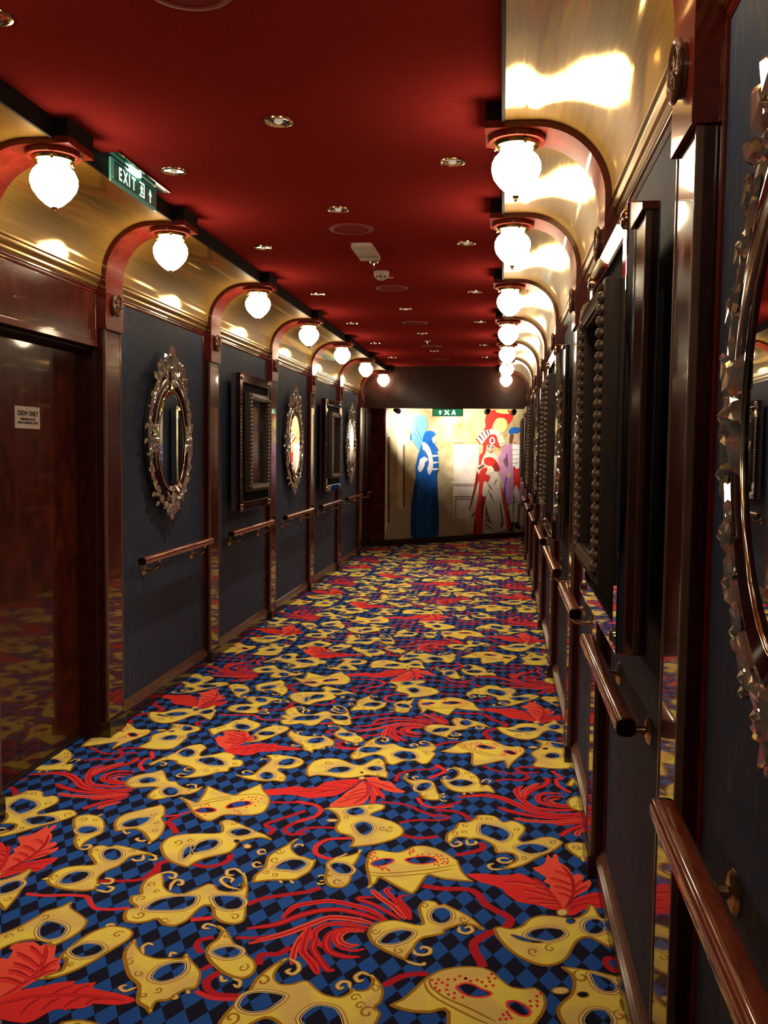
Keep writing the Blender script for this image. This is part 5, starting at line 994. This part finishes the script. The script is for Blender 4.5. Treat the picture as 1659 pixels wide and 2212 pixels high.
def make_picture(s):
    root = thing('framed_picture', (0, 0, 0), '', 'picture')
    HY, Z0, Z1 = 0.435, -0.515, 0.515
    dB, dF = 0.047, 0.120
    q = MB(s); q.box(0.0, dB, -0.25, 0.25, -0.35, 0.35); q.build('wall_mount', M['black'], root)
    w = 0.068
    for nm, bx in (('mirror_strip', (dB, dF, -HY, -HY + w, Z0, Z1)), ('mirror_strip', (dB, dF, HY - w, HY, Z0, Z1)),
                   ('mirror_strip', (dB, dF, -HY + w, HY - w, Z1 - w, Z1)), ('mirror_strip', (dB, dF, -HY + w, HY - w, Z0, Z0 + w))):
        q = MB(s); q.box(*bx, bev=0.004); q.build(nm, M['frame_mirror'], root)
    for yy in (-HY + w / 2, HY - w / 2):
        for zz in (Z0 + w / 2, Z1 - w / 2):
            c = MB(s); c.lathe([(0.0, dF - 0.001), (0.022, dF - 0.001), (0.022, dF + 0.004), (0.014, dF + 0.010), (0.0, dF + 0.012)], (0, yy, zz), (1, 0, 0), 12); c.build('corner_clip', M['chrome'], root, 40)
    q = MB(s); q.box(dB, dF - 0.012, -HY + w, HY - w, Z0 + w, Z1 - w); q.build('black_mat', M['black_mat'], root)
    # carved inner frame standing off the mat
    iy, iz, t = 0.290, 0.375, 0.055
    d0, d1 = dF - 0.012, dF + 0.030
    fr = []
    for bx in ((d0, d1, -iy, -iy + t, -iz, iz), (d0, d1, iy - t, iy, -iz, iz), (d0, d1, -iy + t, iy - t, iz - t, iz), (d0, d1, -iy + t, iy - t, -iz, -iz + t)):
        q = MB(s); q.box(*bx, bev=0.004); fr.append(q.build('inner_frame_rail', M['frame_side'], root))
    for e, yy in ((0, -iy + 0.026), (1, iy - 0.026)):
        n = 24
        for k in range(n):
            z = -iz + 0.045 + (2 * iz - 0.09) * k / (n - 1)
            o = put('frame_bead', bead_me, fr[e], (-s * (d1 + 0.002), yy, z))
    for e, zz in ((2, iz - 0.028), (3, -iz + 0.028)):
        q = MB(s)
        n = 36
        for k in range(n):
            y = -iy + 0.05 + (2 * iy - 0.10) * k / (n - 1)
            q.tube([(d1 + 0.002, y - 0.007, zz - 0.019), (d1 + 0.009, y, zz), (d1 + 0.002, y + 0.007, zz + 0.019)], 0.0065, 5)
        o = q.build('gadroon_strip', M['pewter'], fr[e], 60); o['kind'] = 'stuff'
    q = MB(s); q.box(d0, d0 + 0.006, -iy + t, iy - t, -iz + t, iz - t); q.build('print', M['portrait'], root)
    return root

PICS = [(-1, 2, 'framed dark portrait in a mirrored box frame, nearer one on the left wall'),
        (-1, 4, 'framed portrait in a mirrored box frame, farther one on the left wall'),
        (1, -1, 'nearest mirrored box frame with a beaded picture on the right wall'),
        (1, 1, 'second mirrored box frame with a beaded picture on the right wall'),
        (1, 3, 'third beaded framed picture along the right wall'),
        (1, 5, 'last beaded framed picture on the right wall beside the painted gentleman')]
pp = {}
for s, a, lab in PICS:
    y0, y1 = ARCH[a] + AW, ARCH[KEYS[KEYS.index(a) + 1]]
    loc = (wx(s), (y0 + y1) / 2, 1.548)
    grp = 'mirrored framed pictures of the %s wall' % SIDES[s]
    if s not in pp:
        pp[s] = make_picture(s); pp[s].location = loc; pp[s]['label'] = lab; pp[s]['group'] = grp
    else:
        copy_tree(pp[s], loc, lab, grp)

# ------------------------------------------------------------------ ceiling fittings
def make_downlight():
    root = thing('downlight', (0, 0, 0), '', 'downlight')
    q = MB(); q.lathe([(0.041, 0.0), (0.055, 0.0), (0.054, -0.004), (0.046, -0.006), (0.040, -0.003), (0.041, 0.0)], (0, 0, 0), segs=28, caps=False); q.build('trim_ring', M['downlight_gold'], root, 40)
    q = MB(); q.lathe([(0.041, -0.003), (0.036, -0.0015), (0.020, -0.0008), (0.0, -0.0006)], (0, 0, 0), segs=24, caps=False); q.build('reflector', M['chrome'], root, 60)
    q = MB(); q.lathe([(0.0, -0.008), (0.010, -0.007), (0.016, -0.003), (0.016, -0.0012)], (0, 0, 0), segs=14, caps=False); q.build('bulb', M['bulb'], root, 60)
    ld = bpy.data.lights.new('downlight_beam', 'SPOT'); ld.energy = DOWNLIGHT_WATT; ld.color = (1.0, 0.84, 0.64); ld.spot_size = math.radians(80); ld.spot_blend = 1.0; ld.shadow_soft_size = 0.03
    lo = bpy.data.objects.new('downlight_beam', ld); COL.objects.link(lo); lo.parent = root; lo.location = (0, 0, -0.02)
    return root
d0 = make_downlight(); first = True
ROWS = [('left', -1.420, [2.44, 3.84, 5.32, 6.92, 8.52, 10.10, 11.66]), ('right', -0.228, [3.83, 5.30, 6.90, 8.49, 10.32, 11.68]), ('middle', -0.828, [3.307, 4.518, 7.687, 9.287, 10.916])]
for nm, x, ys in ROWS:
    for i, y in enumerate(ys):
        lab = 'small round recessed downlight of the %s row, %s from the near end' % (nm, ORD[i])
        if (nm, i) == ('left', 1):
            lab = 'small gold ringed downlight beside the hanging exit sign'
        loc = (x, y, CEIL)
        if first:
            first = False; d0.location = loc; d0['label'] = lab; d0['group'] = 'recessed downlights'
        else:
            copy_tree(d0, loc, lab, 'recessed downlights')

def make_speaker():
    root = thing('ceiling_speaker', (0, 0, 0), '', 'speaker')
    q = MB(); q.lathe([(0.095, 0.0), (0.120, 0.0), (0.119, -0.004), (0.100, -0.007), (0.094, -0.005)], (0, 0, 0), segs=40, caps=False); q.build('rim', M['grille_ring'], root, 40)
    q = MB(); q.lathe([(0.096, -0.004), (0.05, -0.006), (0.0, -0.007)], (0, 0, 0), segs=40, caps=False); q.build('grille', M['grille'], root, 60)
    return root
sp = make_speaker()
for i, y in enumerate((2.345, 4.915, 6.703, 8.517, 10.435, 11.95)):
    lab = 'round red ceiling speaker grille, %s from the near end' % ORD[i]
    if i == 0:
        sp.location = (-0.828, y, CEIL); sp['label'] = lab; sp['group'] = 'ceiling speakers'
    else:
        copy_tree(sp, (-0.828, y, CEIL), lab, 'ceiling speakers')

root = thing('access_panel', (-0.828, 5.445, CEIL), 'cream rounded rectangular plate on the red ceiling', 'panel')
q = MB()
hx, hy, r = 0.062, 0.20, 0.022
pts = []
for cx_, cy_, a0 in ((hx - r, hy - r, 0), (-hx + r, hy - r, 90), (-hx + r, -hy + r, 180), (hx - r, -hy + r, 270)):
    for k in range(5):
        a = math.radians(a0 + 22.5 * k); pts.append((cx_ + r * math.cos(a), cy_ + r * math.sin(a)))
lo = [q.v((x, y, -0.022)) for x, y in pts]; hi = [q.v((x, y, 0)) for x, y in pts]
for i in range(len(pts)):
    j = (i + 1) % len(pts); q.face([lo[i], lo[j], hi[j], hi[i]])
q.face(lo); q.face(hi)
q.build('plate', M['white_plastic'], root)
q = MB(); q.box(-0.062, 0.062, 0.080, 0.083, -0.0235, -0.021); q.build('joint_line', M['strip'], root)
q = MB(); q.box(-0.006, 0.006, 0.180, 0.196, -0.028, -0.02, 0.002); q.build('latch', M['white_plastic'], root)

root = thing('smoke_detector', (-0.822, 6.098, CEIL), 'cream smoke detector hanging from the red ceiling', 'detector')
q = MB(); q.lathe([(0.0, 0.0), (0.052, 0.0), (0.053, -0.004), (0.050, -0.026), (0.042, -0.036), (0.030, -0.048), (0.018, -0.054), (0.0, -0.055)], (0, 0, 0), segs=28); q.build('housing', M['white_plastic'], root, 30)
for a in (-130, -90, -50):
    q = MB(); t = math.radians(a)
    q.lathe([(0.0, 0.003), (0.007, 0.003), (0.007, -0.001), (0.0, -0.001)], (0.040 * math.cos(t), 0.040 * math.sin(t), -0.036), (math.cos(t), math.sin(t), -1), 10); q.build('vent', M['black'], root)
q = MB(); q.box(0.036, 0.078, -0.012, 0.012, -0.042, -0.036, 0.002); q.build('indicator_tab', M['white_plastic'], root)

def make_sprinkler():
    root = thing('sprinkler', (0, 0, 0), '', 'sprinkler')
    q = MB(); q.lathe([(0.0, 0.0), (0.030, 0.0), (0.028, -0.005), (0.010, -0.009), (0.008, -0.022), (0.0, -0.022)], (0, 0, 0), segs=20); q.build('escutcheon', M['chrome'], root, 40)
    q = MB(); q.lathe([(0.0, -0.030), (0.014, -0.031), (0.014, -0.033), (0.0, -0.034)], (0, 0, 0), segs=12); q.build('deflector', M['chrome'], root)
    for sx_ in (-1, 1):
        q = MB(); q.tube([(sx_ * 0.007, 0, -0.020), (sx_ * 0.010, 0, -0.026), (0, 0, -0.032)], 0.002, 5); q.build('frame_arm', M['chrome'], root)
    return root
sk = make_sprinkler(); sk.location = (-0.828, 5.79, CEIL); sk['label'] = 'small chrome sprinkler between the cream plate and the smoke detector'; sk['group'] = 'sprinklers'
copy_tree(sk, (-0.828, 9.91, CEIL), 'small chrome sprinkler farther along the red ceiling', 'sprinklers')

# ------------------------------------------------------------------ exit sign by the left arches
def flat_shape(pts, y0, z0, sy, sz, d, s_name, mt, parent, closed=True):
    """outline (u right, v up) on a panel that faces +x"""
    q = MB()
    a = [q.v((d, y0 + u * sy, z0 + v * sz)) for u, v in pts]; e = [q.v((d + 0.001, y0 + u * sy, z0 + v * sz)) for u, v in pts]
    for i in range(len(pts)):
        j = (i + 1) % len(pts); q.face([a[i], a[j], e[j], e[i]])
    q.face(a); q.face(e)
    return q.build(s_name, mt, parent)
SX, SY0, SY1, SZ0, SZ1 = -1.582, 3.575, 4.06, 2.572, 2.668
root = thing('exit_sign', (SX, (SY0 + SY1) / 2, CEIL), 'lit green exit sign hanging under the ceiling by the left arches', 'sign')
L = lambda d, y, z: (d - SX, y - (SY0 + SY1) / 2, z - CEIL)
def sbox(nm, mt, x0, x1, y0, y1, z0, z1, bev=0.0):
    q = MB(); a = L(x0, y0, z0); e = L(x1, y1, z1); q.box(a[0], e[0], a[1], e[1], a[2], e[2], bev); return q.build(nm, M[mt], root)
sbox('mounting_plate', 'chrome', -1.632, -1.545, SY0 - 0.02, SY1 + 0.07, 2.674, CEIL, 0.002)
sbox('acrylic_panel', 'sign_glass', -1.594, -1.584, SY0, SY1, SZ0, SZ1, 0.003)
sbox('green_face', 'sign_green', -1.584, -1.582, SY0 + 0.03, SY1 - 0.01, SZ0 + 0.012, SZ1 - 0.006)
sbox('lamp_tube', 'sign_lamp', -1.582, -1.572, SY0 + 0.17, SY1 - 0.20, 2.664, 2.673, 0.003)
for i, ch in enumerate('EXIT'):
    me = text_mesh(ch, 0.072, 'letter_' + ch.lower()); me.materials.clear(); me.materials.append(M['sign_white'])
    mt = Matrix(((0, 0, 1, 0), (0.85, 0, 0, 0), (0, 1, 0, 0), (0, 0, 0, 1)))
    mt.translation = Vector(L(-1.5815, SY0 + 0.085 + i * 0.052 - (0.012 if ch == 'I' else 0) - (0.018 if ch == 'T' else 0), 2.618))
    put('letter_' + ch.lower(), me, root, None, mt)
yo = L(0, SY0 + 0.285, 0)[1]; zo = L(0, 0, 2.590)[2]
flat_shape([(0, 0), (0.055, 0), (0.055, 0.062), (0, 0.062), (0, 0.055), (0.047, 0.055), (0.047, 0.007), (0, 0.007)], yo, zo, 1, 1, L(-1.5818, 0, 0)[0], 'pictogram_door', M['sign_white'], root)
flat_shape([(0.012, 0.010), (0.020, 0.012), (0.024, 0.024), (0.034, 0.012), (0.040, 0.014), (0.030, 0.032), (0.040, 0.038), (0.036, 0.043), (0.028, 0.040), (0.030, 0.050), (0.022, 0.052), (0.016, 0.040), (0.006, 0.034), (0.010, 0.030), (0.018, 0.032)], yo, zo, 1, 1, L(-1.5818, 0, 0)[0], 'pictogram_runner', M['sign_white'], root)
flat_shape([(-0.005, 0), (0.005, 0), (0.005, 0.034), (0.018, 0.028), (0, 0.060), (-0.018, 0.028), (-0.005, 0.034)], L(0, SY0 + 0.405, 0)[1], zo, 1, 1, L(-1.5818, 0, 0)[0], 'arrow', M['sign_white'], root)

# far exit sign under the header
root = thing('exit_sign', (-0.778, Y_HEAD - 0.02, 2.10), 'small lit green exit sign below the wooden header', 'sign')
q = MB(); q.box(-0.215, 0.215, -0.02, 0.02, -0.112, 0.0, 0.003); q.build('sign_box', M['black'], root)
q = MB(); q.box(-0.205, 0.205, -0.022, -0.019, -0.104, -0.014); q.build('green_face', M['sign_far'], root)
def far_shape(nm, pts, x0):
    q = MB(); a = [q.v((x0 + u, -0.0235, -0.060 + v)) for u, v in pts]; e = [q.v((x0 + u, -0.0220, -0.060 + v)) for u, v in pts]
    for i in range(len(pts)):
        j = (i + 1) % len(pts); q.face([a[i], a[j], e[j], e[i]])
    q.face(a); q.face(e); q.build(nm, M['sign_far_white'], root)
far_shape('arrow', [(-0.010, -0.03), (0.010, -0.03), (0.010, 0.002), (0.026, 0.002), (0.0, 0.030), (-0.026, 0.002), (-0.010, 0.002)], -0.105)
far_shape('pictogram_runner', [(-0.040, -0.034), (-0.024, -0.036), (0.0, -0.014), (0.022, -0.036), (0.040, -0.032), (0.014, 0.002), (0.034, 0.026), (0.020, 0.034), (0.0, 0.014), (-0.024, 0.034), (-0.038, 0.026), (-0.016, 0.002)], -0.010)
far_shape('letter_a', [(-0.030, -0.034), (-0.014, -0.034), (-0.009, -0.018), (0.009, -0.018), (0.014, -0.034), (0.030, -0.034), (0.010, 0.034), (-0.010, 0.034)], 0.085)

# crew sign
root = thing('crew_only_sign', (wx(-1, -0.098), 3.909, 1.63), 'white crew only notice stuck on the dark door', 'sign')
q = MB(); q.box(0.0, 0.002, -0.110, 0.110, -0.050, 0.050, 0.0006); q.build('card', M['sign_paper'], root)
for body, sz, z in (('CREW ONLY', 0.030, 0.018), ('PASSENGERS EXIT IN', 0.0135, -0.008), ('CASE OF EMERGENCY ONLY', 0.0135, -0.024)):
    me = text_mesh(body, sz, 'printed_line'); me.materials.clear(); me.materials.append(M['sign_ink'])
    mt = Matrix(((0, 0, 1, 0), (1.05, 0, 0, 0), (0, 1, 0, 0), (0, 0, 0, 1))); mt.translation = Vector((0.0026, 0, z))
    put('printed_line', me, root, None, mt)

# ------------------------------------------------------------------ mural spotlights
def spot(loc, target, label, energy, color, cone, blend=0.5):
    root = thing('spotlight', loc, label, 'spotlight', 'spotlights behind the header')
    dirv = (Vector(target) - Vector(loc)).normalized()
    top = 2.42 - loc[2]
    q = MB(); q.tube([(0, 0, top), (0, 0, 0.03)], 0.010, 8); q.build('stem', M['black'], root, 50)
    q = MB(); q.lathe([(0.0, -0.075), (0.030, -0.075), (0.036, -0.060), (0.038, 0.050), (0.042, 0.052), (0.042, 0.070), (0.034, 0.070), (0.032, 0.030), (0.0, 0.030)], (0, 0, 0), tuple(dirv), 20); q.build('housing', M['black'], root, 40)
    ld = bpy.data.lights.new('spot_beam', 'SPOT'); ld.energy = energy; ld.color = color; ld.spot_size = math.radians(cone); ld.spot_blend = blend; ld.shadow_soft_size = 0.03
    lo = bpy.data.objects.new('spot_beam', ld); COL.objects.link(lo); lo.parent = root
    lo.matrix_local = Matrix.Translation(dirv * 0.08) @ dirv.to_track_quat('-Z', 'Y').to_matrix().to_4x4()
    return root
spot((-1.55, 13.35, 2.085), (-1.27, 14.65, 1.90), 'small black spotlight aimed at the blue gowned figure', 330, (1.0, 0.95, 0.88), 75, 1.0)
spot((-0.229, 13.45, 2.085), (-0.53, 15.35, 1.85), 'small black spotlight aimed between the painted figures', 460, (1.0, 0.94, 0.84), 62, 1.0)
spot((0.15, 13.45, 2.075), (-0.07, 15.76, 1.90), 'small black spotlight aimed at the plumed hat', 200, (1.0, 0.88, 0.66), 46, 1.0)
